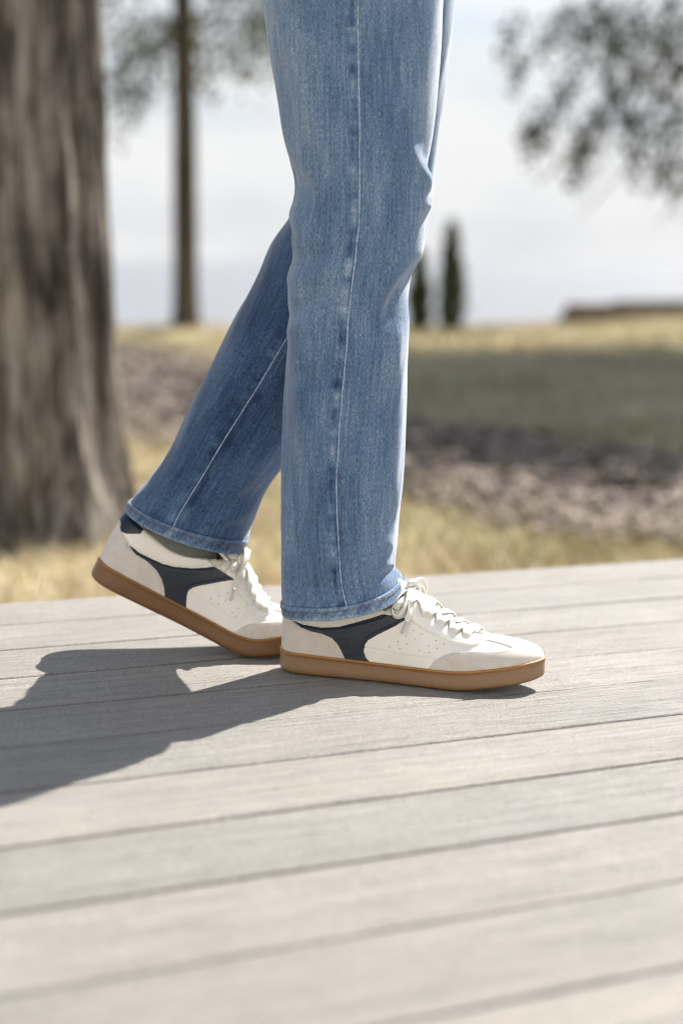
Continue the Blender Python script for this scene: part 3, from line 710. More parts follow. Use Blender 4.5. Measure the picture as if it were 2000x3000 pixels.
class Sneaker:
    def __init__(s, mirror, bend, root):
        s.mirror, s.bend, s.root = mirror, bend, root
        s.sides = {}
        for side, (Bp, tt) in zip(('lat', 'med'), loop_spline(NU)):
            s.sides[side] = s.surface(side, Bp, np.clip(tt, 0, 13))
    def surface(s, side, Bp, tt):
        sg = 1 if side == 'lat' else -1; p_ = PL[side]
        Q, T, arc, d, q, x, z = base_side(side, Bp, tt)
        R_ = {}
        tab = [(-30, 50), (11, 50), (16, 45), (23, 46), (37, 54), (40, 90), (-30, 90)]
        R_['heel_counter'] = sdf(x, z, p_['P_hc']); R_['side_stripe'] = sdf(x, z, p_['P_nv']); R_['heel_tab'] = sdf(x, z, tab)
        inner_ey = sdf(x, z, p_['P_ey']); xe = p_['ey'][-1][0]
        R_['eyestay'] = np.minimum(inner_ey, np.where(x < xe - 9, d - 8.5, 99)); R_['toe_cap'] = np.minimum(-sdf(x, q * 55, p_['P_toe']), x - 160)
        h = np.zeros_like(x); st = lambda a: sstep(-.45, .45, a)
        h += .9 * st(R_['side_stripe']); tab_h = .7 * st(R_['heel_tab']); h = np.maximum(h, tab_h)
        h = np.maximum(h, 1.7 * st(R_['heel_counter'])); h = np.maximum(h, 1.4 * st(R_['toe_cap']))
        h = np.maximum(h, 1.9 * st(R_['eyestay'])) - 2.6 * st(inner_ey) * sstep(9.5, 7.5, d) * (x < xe - 7)
        # padded collar
        nav_d, _ = seg_dist(x, z, p_['top']); ta = np.array(p_['top'])
        col_m = (x < ta[-1, 0]) & (R_['side_stripe'] < 0) & (z > np.interp(x, ta[:, 0], ta[:, 1]))
        h += np.where(col_m, 2.2 * np.sqrt(np.clip(np.minimum(nav_d, 8) / 8, 0, 1)), 0) * sstep(0, 2, -R_['heel_counter'])
        wr = .10 * fbm(x * .12, arc * .10 + sg * 9, 77, 3) + .18 * vnoise(x * .16, arc * .05 + sg * 5, 70) * sstep(170, 200, x) * sstep(250, 230, x)
        wr = wr + (.8 * vnoise(x * .25 - arc * .1, arc * .03, 90) * sstep(165, 190, x) * sstep(240, 220, x) if s.bend else 0)
        wr = wr * sstep(0, 8, d) * sstep(0, 12, np.linspace(0, NU - 1, NU))[:, None] * sstep(0, 12, np.linspace(NU - 1, 0, NU))[:, None]
        for gp, gd in s.grooves(side): h = h - gd * np.exp(-(seg_dist(x, z, gp)[0] / .9) ** 2)
        Nn = normals_of(Q)
        if side == 'med': Nn = -Nn
        if (Nn[NU // 2, 20] @ np.array([0, -sg, 0])) < 0: Nn = -Nn
        Nn[:, -1] = Nn[:, -2]
        Qd = Q + Nn * (h + wr)[..., None]
        order = ['eyestay', 'heel_counter', 'toe_cap', 'heel_tab', 'side_stripe']
        lab = np.full(x.shape, 5); lab[col_m] = 6
        lab[(inner_ey > 0) & (R_['eyestay'] <= 0)] = 7
        for i in reversed(range(5)): lab[R_[order[i]] > 0] = i
        return dict(Q=Qd, N=Nn, x=x, z=z, d=d, lab=lab, B=Bp, T=T, tt=tt, sg=sg, arc=arc)
    def rows(s, side):
        p_ = PL[side]; off = lambda P, dx, dz: [(p[0] + dx, p[1] + dz) for p in P]
        low = [p_['low'][0]] + list(p_['low'])
        lowi = off(p_['low'][1:], -1.9, 2.2)
        return dict(hc1=off(p_['hc'], -2.0, -.9), hc2=off(p_['hc'], -4.6, -1.9), top_w=off(p_['top'], 0, 1.2), top_n=off(p_['top'], .5, -2.6), low_n=[(p_['low'][0][0] - 7, p_['low'][0][1] + .6)] + lowi, ey=off(p_['ey'][:-1], .4, 1.9), ey2=off(p_['ey'][:3], 1.2, 4.2), qs=p_['qs'])
    def grooves(s, side):
        r = s.rows(side); return [(r['hc1'], .25), (r['top_w'], .5), (r['top_n'], .5), (r['low_n'], .5), (r['ey'], .35), (r['ey2'], .35), (r['qs'], .4)]
    # local mm -> object metres
    def tf(s, P): return shoe_tf(P, s.mirror, s.bend)
    def build(s):
        names = ['eyestay', 'heel_counter', 'toe_cap', 'heel_tab', 'side_stripe', 'quarter', 'collar', 'tongue']
        mats = [M_WHITE, M_SUEDE, M_SUEDE, M_NAVY, M_NAVY, M_WHITE, M_WHITE, M_LACE]
        acc = [MB() for _ in names]; split = {'side_stripe', 'quarter'}
        for side, D in s.sides.items():
            V = s.tf(D['Q']).reshape(-1, 3)
            f = grid_faces(NU, NV, flip=(side == 'lat') == s.mirror)
            fl = D['lab'].ravel()[f]; votes = np.stack([(fl == k).sum(1) for k in range(8)], 1); lab = votes.argmax(1)
            for k in range(8):
                fk = f[lab == k]
                if len(fk) == 0: continue
                used, inv = np.unique(fk, return_inverse=True); acc[k].add(V[used], inv.reshape(-1, 4))
            for k, nme in enumerate(names):
                if nme in split: acc[k].build(nme, mats[k], s.root, smooth=True); acc[k] = MB()
        for k, nme in enumerate(names):
            if acc[k].n: weld(acc[k].build(nme, mats[k], s.root, smooth=True), .0006)
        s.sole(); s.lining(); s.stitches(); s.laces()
    def sole(s):
        (bl, _), (bm, _) = loop_spline(NU)
        loop = np.concatenate([bl, bm[-2:0:-1]]); n = len(loop)
        tg = np.roll(loop, -1, 0) - np.roll(loop, 1, 0); tg /= np.linalg.norm(tg, axis=1)[:, None]
        no = np.stack([-tg[:, 1], tg[:, 0]], 1)
        if (no[NU // 2] @ np.array([0, -1.])) < 0: no = -no
        prof_ = [(-9, .6), (-3.0, .0), (-1.0, .15), (.9, .9), (2.2, 2.4), (2.8, 4.6), (3.0, 9), (2.9, 14), (3.0, 19), (3.1, 22.3), (3.7, 22.9), (3.75, 24.2), (3.3, 25.2), (2.0, 25.5), (.2, 25.2), (-3, 24.6)]
        rows = []
        for off, z in prof_:
            p = loop + no * off; rows.append(np.stack([p[:, 0], p[:, 1], z * thick(loop[:, 0]) / 25 + spring(loop[:, 0])], 1))
        G = np.array(rows); V = s.tf(G.reshape(-1, 3))
        f = grid_faces(len(prof_), n, True, flip=not s.mirror)
        i = np.arange(1, NU - 2); a = i; b = (n - i); bot = np.stack([a, a + 1, b - 1, b], 1)
        top0 = (len(prof_) - 1) * n; top = np.stack([top0 + b, top0 + b - 1, top0 + a + 1, top0 + a], 1)
        if s.mirror: bot, top = bot[:, ::-1], top[:, ::-1]
        painted_haze = (.12 if s.bend else 1.0) * np.repeat([0, 0, 0, .15, .5, .8, 1, 1, .85, .35, .05, 0, 0, 0, 0, 0], n); lip_glow = np.repeat([0, 0, 0, 0, 0, 0, 0, 0, .1, .35, .7, 1, 1, 1, .6, 0], n) * (.55 if s.bend else 1); mesh_np('sole', V, [f, bot, top], M_GUM, s.root, attrs={'painted_haze': painted_haze, 'lip_glow': lip_glow})  # painted reflection haze and lip glow, weaker on the shaded rear shoe
    def lining(s):
        mb = MB()
        for side, D in s.sides.items():
            k = D['tt'] < 6.3; T = D['Q'][k, -1]; N = D['N'][k, -1].copy()
            cx = np.array([70, 0, 0]); inw = cx - T; inw[:, 2] = 0; inw[:, 0] *= .35; inw /= np.linalg.norm(inw, axis=1)[:, None]
            rows = [T + inw * a + np.array([0, 0, b]) for a, b in ((0, 0), (1.2, .9), (3, .9), (5, -.6), (6.2, -3.5), (6.5, -12), (5.5, -32))]
            G = s.tf(np.array(rows)); mb.add(G.reshape(-1, 3), grid_faces(7, k.sum(), flip=(side == 'lat') != s.mirror))
        weld(mb.build('lining', M_LINING, s.root, smooth=True), .0015)
        # padded tongue that stands up behind the laces
        u = np.linspace(0, 1, 24); w_ = np.linspace(-1, 1, 19); rows = []
        for off in (0, -4.5):
            for a in u:
                x = 176 - 46 * a; zc = np.interp(x, [130, 150, 165, 176], [97, 84, 76, 69]) + SOLE_T * 0 + off; hw_ = 13 + 10 * a
                rows.append(np.stack([np.full(19, x) - 6 * w_ ** 2 * a, w_ * hw_ + 1, zc + SOLE_T - 3 - (9 + 5 * a) * w_ ** 2], 1))
        G = np.array(rows); mb = MB(); V = s.tf(G.reshape(-1, 3)); n = 24
        f1 = grid_faces(n, 19); f2 = grid_faces(n, 19, flip=True) + n * 19
        ed = [[(n - 1) * 19 + j, (n - 1) * 19 + j + 1, (2 * n - 1) * 19 + j + 1, (2 * n - 1) * 19 + j] for j in range(18)]
        for j, fl in ((0, 1), (18, 0)):
            ed += [[i * 19 + j, (i + 1) * 19 + j, (n + i + 1) * 19 + j, (n + i) * 19 + j] for i in range(n - 1)]
        mb.add(V, np.concatenate([f1, f2, np.array(ed)])); mb.build('tongue_top', M_WHITE, s.root, smooth=True)
    def at(s, side, pts, key='z', lift=.3):
        """surface point + normal for (x, z) or (x, d) pairs"""
        D = s.sides[side]; X = D['x'].ravel(); Z = D[key].ravel(); Q = D['Q'].reshape(-1, 3); N = D['N'].reshape(-1, 3); P_, N_ = [], []
        for (x, z) in pts:
            r = (X - x) ** 2 + (Z - z) ** 2; k = np.argpartition(r, 5)[:5]; w_ = 1 / (r[k] + .02); w_ /= w_.sum()
            n_ = (N[k] * w_[:, None]).sum(0); n_ /= np.linalg.norm(n_); P_.append((Q[k] * w_[:, None]).sum(0) + n_ * lift); N_.append(n_)
        return np.array(P_), np.array(N_)
    def stitch_row(s, mb, side, poly, pitch=2.7, ln=1.9, wd=.42, lift=.3, key='z'):
        poly = np.asarray(poly, float); sg_ = np.linalg.norm(np.diff(poly, axis=0), axis=1); L = np.concatenate([[0], np.cumsum(sg_)])
        nst = int(L[-1] / pitch); c = (np.arange(nst) + .5) * pitch
        smooth_t = np.interp(np.concatenate([c - ln / 2, c + ln / 2]), L, np.arange(len(poly))); Pq = cr_interp(poly, smooth_t)
        P_, N_ = s.at(side, Pq, key, lift); a, b = P_[:nst], P_[nst:]; N1 = N_[:nst]
        mid = (a + b) / 2; t_ = b - a; w_ = np.cross(t_, N1); w_ /= np.linalg.norm(w_, axis=1)[:, None] + 1e-9
        V = np.stack([a, mid + w_ * wd, mid + N1 * wd * 1.2, mid - w_ * wd, b, mid - N1 * .2], 1)
        V = s.tf(V.reshape(-1, 3)); i6 = np.arange(nst)[:, None] * 6
        f3 = np.concatenate([i6 + np.array(k) for k in ([0, 1, 2], [0, 2, 3], [4, 2, 1], [4, 3, 2], [0, 5, 1], [0, 3, 5], [4, 1, 5], [4, 5, 3])])
        mb.add(V, None, f3)
    def stitches(s):
        w, nv = MB(), MB(); hole = MB()
        for side in ('lat', 'med'):
            r = s.rows(side); off = lambda P, dx, dz: [(p[0] + dx, p[1] + dz) for p in P]
            for k in ('hc1', 'hc2', 'top_w', 'ey', 'ey2', 'qs'): s.stitch_row(w, side, r[k])
            for k in ('top_n', 'low_n'): s.stitch_row(nv, side, r[k])
            D = s.sides[side]; tq = PL[side]['toe'][:11]; cq = np.array([215, 25.]); tp = []
            Zq = D['arc'] / D['arc'][:, -1:] * 55
            for (x, q) in [(x + 1.2, q - 2.2) for x, q in tq[1:8]] + [(tq[8][0] + 2.5, tq[8][1] - 1), (tq[9][0] + 3, tq[9][1])]:
                k = ((D['x'] - x) ** 2 + (Zq - q) ** 2).argmin(); tp.append((D['x'].ravel()[k], D['z'].ravel()[k]))
            s.stitch_row(w, side, tp); s.stitch_row(w, side, off(tp[:-2], 1.2, -2.0))
            for p in PL[side]['pf']:
                P_, N_ = s.at(side, [p], 'z', .12); n_ = N_[0]; a = np.cross(n_, [1, 0, 0.]); a /= np.linalg.norm(a); b = np.cross(n_, a); th = np.arange(8) * math.pi / 4
                ring = P_[0] + .62 * (np.cos(th)[:, None] * a + np.sin(th)[:, None] * b)
                hole.add(s.tf(np.concatenate([P_, ring])), None, [[0, 1 + i, 1 + (i + 1) % 8] for i in range(8)])
        tag(w.build('stitching', M_THREAD, s.root), kind='stuff'); tag(nv.build('stripe_stitching', M_NTHREAD, s.root), kind='stuff'); tag(hole.build('perforation', M_HOLE, s.root), kind='stuff')
    def laces(s):
        eyl = [lutL(p, 'd') for p in ((843, 388), (912, 430), (985, 470), (1058, 496))]; xr = [134, 147] + [p[0] for p in eyl]; dn = [17, 19] + [p[1] for p in eyl]
        def across(x0, x1, flip, lift, d0=16.5, d1=16.5):
            """from one eyelet row over the throat to the other side, further towards the toe"""
            e = np.linspace(-d0, d1, 21); x = np.linspace(x0, x1, 21); P_, N_ = [], []
            for xx, ee in zip(x, e):
                sd_ = 'lat' if (ee < 0) != flip else 'med'
                p, n_ = s.at(sd_, [(xx, max(abs(ee), .6))], 'd', 0); P_.append(p[0]); N_.append(n_[0])
            P_, N_ = np.array(P_), np.array(N_)
            k = np.ones(5) / 5; pad = lambda A: np.concatenate([A[:1]] * 2 + [A] + [A[-1:]] * 2)
            P_ = np.stack([np.convolve(pad(P_)[:, c], k, 'valid') for c in range(3)], 1); N_ = np.stack([np.convolve(pad(N_)[:, c], k, 'valid') for c in range(3)], 1)
            t_ = np.linspace(0, 1, 21); lf = .2 + lift * np.clip(np.sin(t_ * math.pi) * 2.2, 0, 1) ** .7
            lf[0] = -1.2; lf[-1] = -1.2
            P_ = P_ + N_ / np.linalg.norm(N_, axis=1)[:, None] * lf[:, None]
            Pt = s.tf(P_); Nt = s.tf(P_ + N_ * 2) - Pt
            mb = MB(); mb.tube(Pt, 0, 10, w=.0043, t=.0009, N=Nt); mb.build('lace_crossing', M_LACE, s.root, smooth=True)
        for i in range(1, 5):
            across(xr[i] - 1, xr[i + 1] + 1, True, 2.4, dn[i], dn[i + 1] - 1); across(xr[i], xr[i + 1] + 9, False, 4.4, dn[i], dn[i + 1])
        across(xr[5], xr[5] + 9, False, 3.4, dn[5], dn[5]); across(xr[0] + 4, xr[1], True, 2.5, dn[0], dn[1]); across(xr[0] + 4, xr[1] + 4, False, 4.2, dn[0], dn[1])
        # eyelet-row short runs, bow and ends
        def path(P, n=40): return cr_interp(P, np.linspace(0, len(P) - 1, n))
        def rib(nm, P, N, w=.0036):
            Pq = path(P); Nq = path(N); Pt = s.tf(Pq); Nt = s.tf(Pq + Nq) - Pt; mb = MB(); mb.tube(Pt, 0, 10, w=w, t=.0008, N=Nt); mb.build(nm, M_LACE, s.root, smooth=True)
        Z = SOLE_T
        k0 = (149, -2, 84 + Z)
        rib('lace_loop', [k0, (142, -13, 80 + Z), (136, -26, 70 + Z), (134, -34, 60 + Z), (138, -38, 54 + Z), (144.5, -38, 54.5 + Z), (149, -32, 64 + Z), (150, -17, 77 + Z), k0],
            [(0, -.4, 1), (-.3, -.5, .8), (-.8, -.5, .3), (-1, -.4, 0), (-.5, -.5, -.6), (.3, -.6, -.6), (.9, -.5, 0), (.6, -.4, .5), (0, -.4, 1)], .0046)
        rib('lace_loop', [k0, (153, 6, 90 + Z), (154, 15, 91 + Z), (157, 25, 85 + Z), (158, 32, 74 + Z), (157, 35, 65 + Z), (154, 33, 63 + Z), (151, 26, 75 + Z), (150, 10, 83 + Z), k0],
            [(0, .2, 1), (-.3, .2, 1), (-.1, .4, 1), (.5, .5, .7), (.9, .3, .2), (.8, .3, -.4), (-.6, .2, -.7), (-.9, .1, .1), (-.5, 0, .6), (0, .2, 1)], .0042)
        rib('lace_end', [k0, (150, -15, 79 + Z), (153, -27, 68 + Z), (153.5, -35, 57 + Z), (152, -39, 49 + Z)], [(.3, -.3, 1), (.6, -.6, .6), (.7, -.7, .2), (.6, -.8, .1), (.5, -.8, .1)], .0034)
        rib('lace_end', [k0, (156, 12, 82 + Z), (158, 25, 70 + Z), (158, 33, 58 + Z), (160, 39, 46 + Z)], [(.2, .3, 1), (.4, .6, .6), (.3, .9, .2), (.3, .9, .1), (.3, .9, .1)], .0034)
        P = [(k0[0] - 4, -8, 84.5 + Z), (k0[0] - 1, -3, 87.5 + Z), (k0[0] + 3, 3, 87 + Z), (k0[0] + 5, 7, 83 + Z)]
        Pq = s.tf(path(P, 12)); mb = MB(); mb.tube(Pq, np.array([.0015, .0028, .0036, .004, .0042, .0042, .0042, .004, .0037, .0032, .0024, .0014]), 10)
        mb.build('lace_knot', M_LACE, s.root, smooth=True)
        for P in ([(152.3, -38.8, 50 + Z), (150, -41.8, 43 + Z), (147.5, -43.8, 35.5 + Z)], [(159.8, 38.5, 47 + Z), (161, 41, 40 + Z), (162, 43, 32 + Z)]):
            ag = MB(); ag.tube(s.tf(path(P, 8)), .0019, 10); ag.build('aglet', M_AGLET, s.root, smooth=True)

def shoe_root(pose, label):
    r = empty('sneaker', (0, 0, 0), person); r.rotation_mode = 'QUATERNION'; r.rotation_quaternion = pose[1]; r.location = PINV @ pose[0]
    r['label'] = label; return r, pose[2]
FR, FRM = shoe_root(F_POSE, 'front sneaker planted flat with its laces tied in a bow')
RR, RRM = shoe_root(R_POSE, 'rear sneaker pushing off with its heel raised')
front = Sneaker(False, 0, FR); front.build()
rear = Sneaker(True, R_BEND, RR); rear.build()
def shoe_world(sh, M, p):
    q = sh.tf(np.array([p], float))[0]; return np.array(M @ Vector(q))

# ---- jeans: rings (left x,y, right x,y, depth, half depth, near-side drop) in photo space
K = 2000 / 1568
def leg_surface(rings, nt, na, seed, folds, dip=0):
    C = []
    for xl, yl, xr, yr, d, th, dr in rings:
        L = unproj(xl * K, yl * K, d); Rr = unproj(xr * K, yr * K, d); C.append(np.concatenate([(L + Rr) / 2, (Rr - L) / 2, [0, th, dr]]))
    C = np.array(C); s_ = np.concatenate([[0], np.cumsum(np.linalg.norm(np.diff(C[:, :3], axis=0), axis=1))])
    td = np.linspace(0, len(C) - 1, 2000); dense = cr_interp(C, td); sd_ = np.concatenate([[0], np.cumsum(np.linalg.norm(np.diff(dense[:, :3], axis=0), axis=1))])
    S = np.concatenate([np.linspace(0, sd_[-1] - .032, nt - 44)[:-1], np.linspace(sd_[-1] - .032, sd_[-1], 45)]); G = cr_interp(C, np.interp(S, sd_, td))
    a = np.linspace(0, 2 * math.pi, na, endpoint=False); ca = np.cos(a); sa = np.sin(a)
    ce, se = ca, sa
    P = G[:, None, :3] + ce[None, :, None] * G[:, None, 3:6] + se[None, :, None] * G[:, None, 6:9]
    P[..., 2] -= dip * (sstep(.10, 0, sd_[-1] - S)[:, None] * np.clip(-np.sin(a - .75), 0, 1)[None] ** 1.5)
    N = normals_of(P, True)
    if (N[nt // 2, 3 * na // 4] @ np.array([0, -1, 0])) < 0: N = -N
    px, py = proj(P); px = px / K; py = py / K
    near = sstep(.35, -.2, np.broadcast_to(sa, px.shape))
    Sg = np.broadcast_to(S[:, None], px.shape); Ag = np.broadcast_to(a[None], px.shape)
    h = .0022 * fbm(np.cos(Ag) * 1.7 + 9, np.sin(Ag) * 1.7 + Sg * 5 + 9, seed, 2)
    h = h + .0010 * vnoise(np.cos(Ag) * 4 + 9, np.sin(Ag) * 4 + Sg * 16 + 9, seed + 9)
    for amp, wid, poly in folds:
        pl_ = cr_interp(poly, np.linspace(0, len(poly) - 1, 13)); dd, arg = seg_dist(px, py, pl_); tt = arg / 12; h = h + amp * .001 * np.exp(-(dd / wid) ** 2) * (.12 + .88 * np.sin(np.clip(tt, .0, 1) * math.pi) ** 1.3) * near
    h = h * sstep(0, .05, sd_[-1] - Sg + .006)
    P = P + N * h[..., None]; N = normals_of(P, True)
    if (N[nt // 2, 3 * na // 4] @ np.array([0, -1, 0])) < 0: N = -N
    return P, N, S, a, px, py, G
front_rings = [(545, -430, 1035, -430, 2.13, .13, 0), (560, -280, 1032, -280, 2.115, .12, 0), (585, -130, 1027, -130, 2.105, .107, 0), (605, 0, 1018, 0, 2.105, .098, 0), (617, 100, 1013, 100, 2.105, .092, 0), (633, 200, 1003, 200, 2.105, .086, 0), (647, 300, 993, 300, 2.105, .080, 0),
    (660, 360, 985, 360, 2.105, .077, 0), (672, 430, 983, 430, 2.105, .074, 0), (673, 500, 979, 500, 2.106, .072, 0), (669, 560, 966, 560, 2.107, .070, 0), (663, 630, 951, 630, 2.108, .068, 0), (658, 700, 941, 700, 2.11, .067, 0), (656, 800, 936, 800, 2.11, .066, 0),
    (653, 900, 931, 900, 2.112, .064, 0), (651, 1000, 926, 1000, 2.113, .063, 0), (650, 1100, 921, 1098, 2.115, .062, .002), (650, 1200, 913, 1185, 2.116, .062, .004), (649, 1290, 906, 1252, 2.117, .062, .006), (648, 1345, 905, 1290, 2.117, .063, .007), (648, 1383, 919, 1316, 2.117, .064, .007), (650, 1407, 935, 1335, 2.117, .066, .007)]
ffolds = [(7, 20, [(925, 315), (956, 366), (985, 425), (988, 480)]), (-5, 16, [(955, 345), (985, 385), (1000, 400)]), (4, 16, [(955, 480), (980, 470), (990, 450)]), (-10, 24, [(1000, 590), (945, 650), (905, 715), (880, 770)]), (5.5, 22, [(925, 735), (905, 785), (900, 850), (908, 945)]), (7, 19, [(990, 520), (945, 580), (893, 650), (845, 740)]),
    (-7, 22, [(630, 360), (690, 430), (715, 520)]), (6, 20, [(640, 440), (680, 500), (740, 560)]), (-6.5, 19, [(640, 585), (720, 590), (810, 560)]), (6.5, 20, [(640, 645), (720, 632), (800, 600)]), (-5, 16, [(645, 740), (690, 705), (745, 680)]), (4, 15, [(650, 770), (700, 750), (750, 730)]), (-4, 14, [(650, 880), (690, 860), (735, 850)]), (3, 15, [(650, 1200), (700, 1230), (740, 1290)]), (-4, 13, [(655, 1330), (720, 1345), (780, 1340)]), (-4, 15, [(905, 1180), (870, 1210), (840, 1260)]), (4, 15, [(905, 1230), (870, 1260), (830, 1310)]), (-2.5, 26, [(880, 900), (870, 1000), (880, 1100)]),
    (2.2, 22, [(905, 980), (895, 1080), (905, 1180)]), (-5, 10, [(918, 1306), (885, 1318), (850, 1342)]), (-2.5, 22, [(700, 1000), (690, 1150), (700, 1290)]), (2.5, 25, [(740, 900), (735, 1100), (745, 1250)]), (-2, 30, [(930, 60), (925, 180), (915, 300)]), (2.5, 30, [(970, 40), (965, 200), (950, 300)]), (-2.5, 24, [(640, 200), (690, 320), (720, 420)]), (-2, 16, [(840, 1200), (860, 1260), (900, 1290)])]
rear_rings = [(690, -430, 1060, -430, 2.30, .12, 0), (680, -200, 1050, -200, 2.30, .105, 0), (680, 0, 1042, 0, 2.295, .095, 0), (682, 150, 1028, 150, 2.29, .088, 0), (686, 290, 1010, 290, 2.285, .082, 0), (690, 390, 1000, 400, 2.28, .078, 0), (672, 486, 990, 480, 2.275, .075, 0), (626, 553, 965, 600, 2.27, .072, 0),
    (592, 634, 880, 745, 2.268, .070, 0), (548, 712, 800, 855, 2.265, .067, 0), (490, 830, 722, 962, 2.26, .065, 0), (440, 930, 664, 1052, 2.255, .063, 0), (396, 1028, 622, 1112, 2.25, .062, .002), (350, 1092, 598, 1152, 2.245, .062, .002), (315, 1132, 578, 1205, 2.24, .063, .004), (298, 1155, 567, 1242, 2.238, .064, .006), (291, 1168, 560, 1261, 2.236, .065, .007)]
rfolds = [(-3.5, 18, [(640, 1085), (590, 1130), (520, 1170), (470, 1200)]), (4, 18, [(600, 1165), (550, 1180), (500, 1205), (470, 1235)]), (-3, 14, [(575, 1215), (530, 1210), (490, 1235)]), (2.5, 18, [(590, 640), (640, 690), (700, 720)]), (-2.5, 18, [(570, 690), (630, 740), (690, 760)]), (2, 22, [(470, 880), (480, 980), (430, 1080)]), (-2, 20, [(520, 800), (540, 900), (500, 1000)]), (2.5, 20, [(640, 1010), (590, 1080), (540, 1120)])]
jeans_mb = []
def build_leg(parent, rings, folds, seam, nt, na, seed, fade):
    P, N, S, a, px, py, G = leg_surface(rings, nt, na, seed, folds, .009 if fade == 0 else 0)
    total = S[-1]; hem_len = .0135
    # seam as a column position per row: angle on the near side where the projected x meets the seam line
    sx = np.array(seam, float); rows = np.arange(nt)
    half = (a > math.pi) & (a < 2 * math.pi); idx = np.where(half)[0]
    seam_j = np.empty(nt)
    for i in rows:
        dd, _ = seg_dist(px[i, idx], py[i, idx], sx); j = dd.argmin(); seam_j[i] = idx[j]
        lo, hi = max(j - 1, 0), min(j + 1, len(idx) - 1); dn = dd[lo] - 2 * dd[j] + dd[hi]
        if dn > 1e-9: seam_j[i] += np.clip(.5 * (dd[lo] - dd[hi]) / dn * .5, -.5, .5)
    k = 15; seam_j = np.convolve(np.concatenate([np.full(k // 2, seam_j[0]), seam_j, np.full(k // 2, seam_j[-1])]), np.ones(k) / k, 'valid')
    rad = np.linalg.norm(P - G[:, None, :3], axis=2); circ = np.linalg.norm(np.diff(P, axis=1, append=P[:, :1]), axis=2); arcj = np.concatenate([np.zeros((nt, 1)), np.cumsum(circ, 1)[:, :-1]], 1)
    jj = np.arange(na)[None, :]
    seam_arc = np.array([np.interp(seam_j[i], np.arange(na), arcj[i]) for i in rows])[:, None]
    sd_ = arcj - seam_arc                                   # signed metres from the seam
    Sg = np.broadcast_to(S[:, None], sd_.shape)
    PSIDE = -1 if fade == 0 else 1
    side = np.where(sd_ > 0, 1., -1.)
    puck = vnoise(Sg * 95 + 3, 0 * Sg + seed, seed + 21) * .6 + vnoise(Sg * 210 + 3, 0 * Sg + seed, seed + 22) * .4
    # the felled seam: a step and small puckers beside it
    P = P + N * (.0009 * sstep(.0006, -.0006, sd_) * sstep(-.013, -.010, sd_) + .0008 * puck * np.exp(-((sd_ + .006) / .006) ** 2))[..., None]
    wear = .17 * puck * np.exp(-((sd_ + .006) / .0055) ** 2) * 1.6 + .07 * np.exp(-(sd_ / .002) ** 2)
    wear = wear - .20 * np.exp(-((np.abs(sd_) - .0013) / .0006) ** 2)
    pb = np.clip(vnoise(Sg * 62 + 5, 0 * Sg + seed, seed + 61) * 1.9 - .55 + .6 * vnoise(Sg * 9 + 2, 0 * Sg, seed + 63), 0, 1); pz = np.exp(-((sd_ - PSIDE * .0065) / (.0035 + .002 * vnoise(Sg * 62, 0 * Sg, seed + 64))) ** 2); wear = wear - .30 * pb * pz + .10 * np.clip(-vnoise(Sg * 62 + 5, 0 * Sg + seed, seed + 61), 0, 1) * pz
    thigh = sstep(.62, .28, total - S)[:, None] * 0 + sstep(.45, .75, total - S)[:, None]
    wear = wear + (.04 + .08 * thigh) * (sstep(.015, .075, sd_) + sstep(-.03, -.09, sd_) * .7) - .035
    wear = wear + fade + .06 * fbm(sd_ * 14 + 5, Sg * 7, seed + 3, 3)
    # hem region
    hem_row = int(np.searchsorted(S, total - hem_len))
    hd = (total - Sg)
    hp = vnoise(arcj * 150 + 7, hd * 60, seed + 31) * .6 + vnoise(arcj * 320, hd * 90, seed + 32) * .4
    wear = wear + np.exp(-((hd - .0175) / .003) ** 2) * (.2 * hp - .02) - .22 * np.exp(-((hd - .0142) / .0009) ** 2)
    P = P + N * (.0005 * hp * np.exp(-((hd - .018) / .004) ** 2))[..., None]
    uv = np.stack([sd_ + np.zeros_like(Sg), Sg], -1)
    m_ = hem_row + 1
    jeans_mb.append((P[:m_], wear[:m_], uv[:m_], na))
    # hem band: outside, rolled edge, inside
    Hs = S[hem_row - 1:]; Hp = P[hem_row - 1:]; Hn = N[hem_row - 1:]; t_ = (Hs - Hs[0]) / (Hs[-1] - Hs[0])
    roll = vnoise(arcj[hem_row - 1:] * 110 + (Hs * 70)[:, None], 0 * Hp[..., 0], seed + 41)
    offh = .0019 * np.clip(np.minimum(t_ / .10, 1), 0, 1)[:, None] + .0004 * roll * np.sin(t_ * math.pi)[:, None]
    O = Hp + Hn * offh[..., None]
    end = O[-1]; dn = (G[-1, :3] - G[-8, :3]); dn /= np.linalg.norm(dn)
    nrm = Hn[-1]
    rowsH = list(O) + [end + dn * .0007 - nrm * .0006, end + dn * .0008 - nrm * .0016, end - nrm * .0026] + [P[nt - 1 - q] - N[nt - 1 - q] * .0026 for q in (3, 8, 12)] + [P[nt - 1 - q] - N[nt - 1 - q] * .003 for q in (20, 40)]
    H = np.array(rowsH); nr = len(H)
    wh = np.zeros((nr, na)); no_ = len(O)
    pk = vnoise(arcj[hem_row - 1:] * 170 + (Hs * 120)[:, None], Hs[:, None] * 40, seed + 51) * .7 + vnoise(arcj[hem_row - 1:] * 420, Hs[:, None] * 130, seed + 52) * .4
    vs_ = vnoise(arcj[hem_row - 1:] * 260 + (Hs * 60)[:, None], Hs[:, None] * 25, seed + 53) * .8 + vnoise(arcj[hem_row - 1:] * 560 + (Hs * 60)[:, None], Hs[:, None] * 40, seed + 54) * .5
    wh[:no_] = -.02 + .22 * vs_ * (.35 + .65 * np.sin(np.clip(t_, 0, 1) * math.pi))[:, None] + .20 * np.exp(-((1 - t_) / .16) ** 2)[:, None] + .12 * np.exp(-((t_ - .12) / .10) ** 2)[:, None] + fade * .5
    wh[no_:no_ + 3] = .14; wh[no_ + 3:] = .22
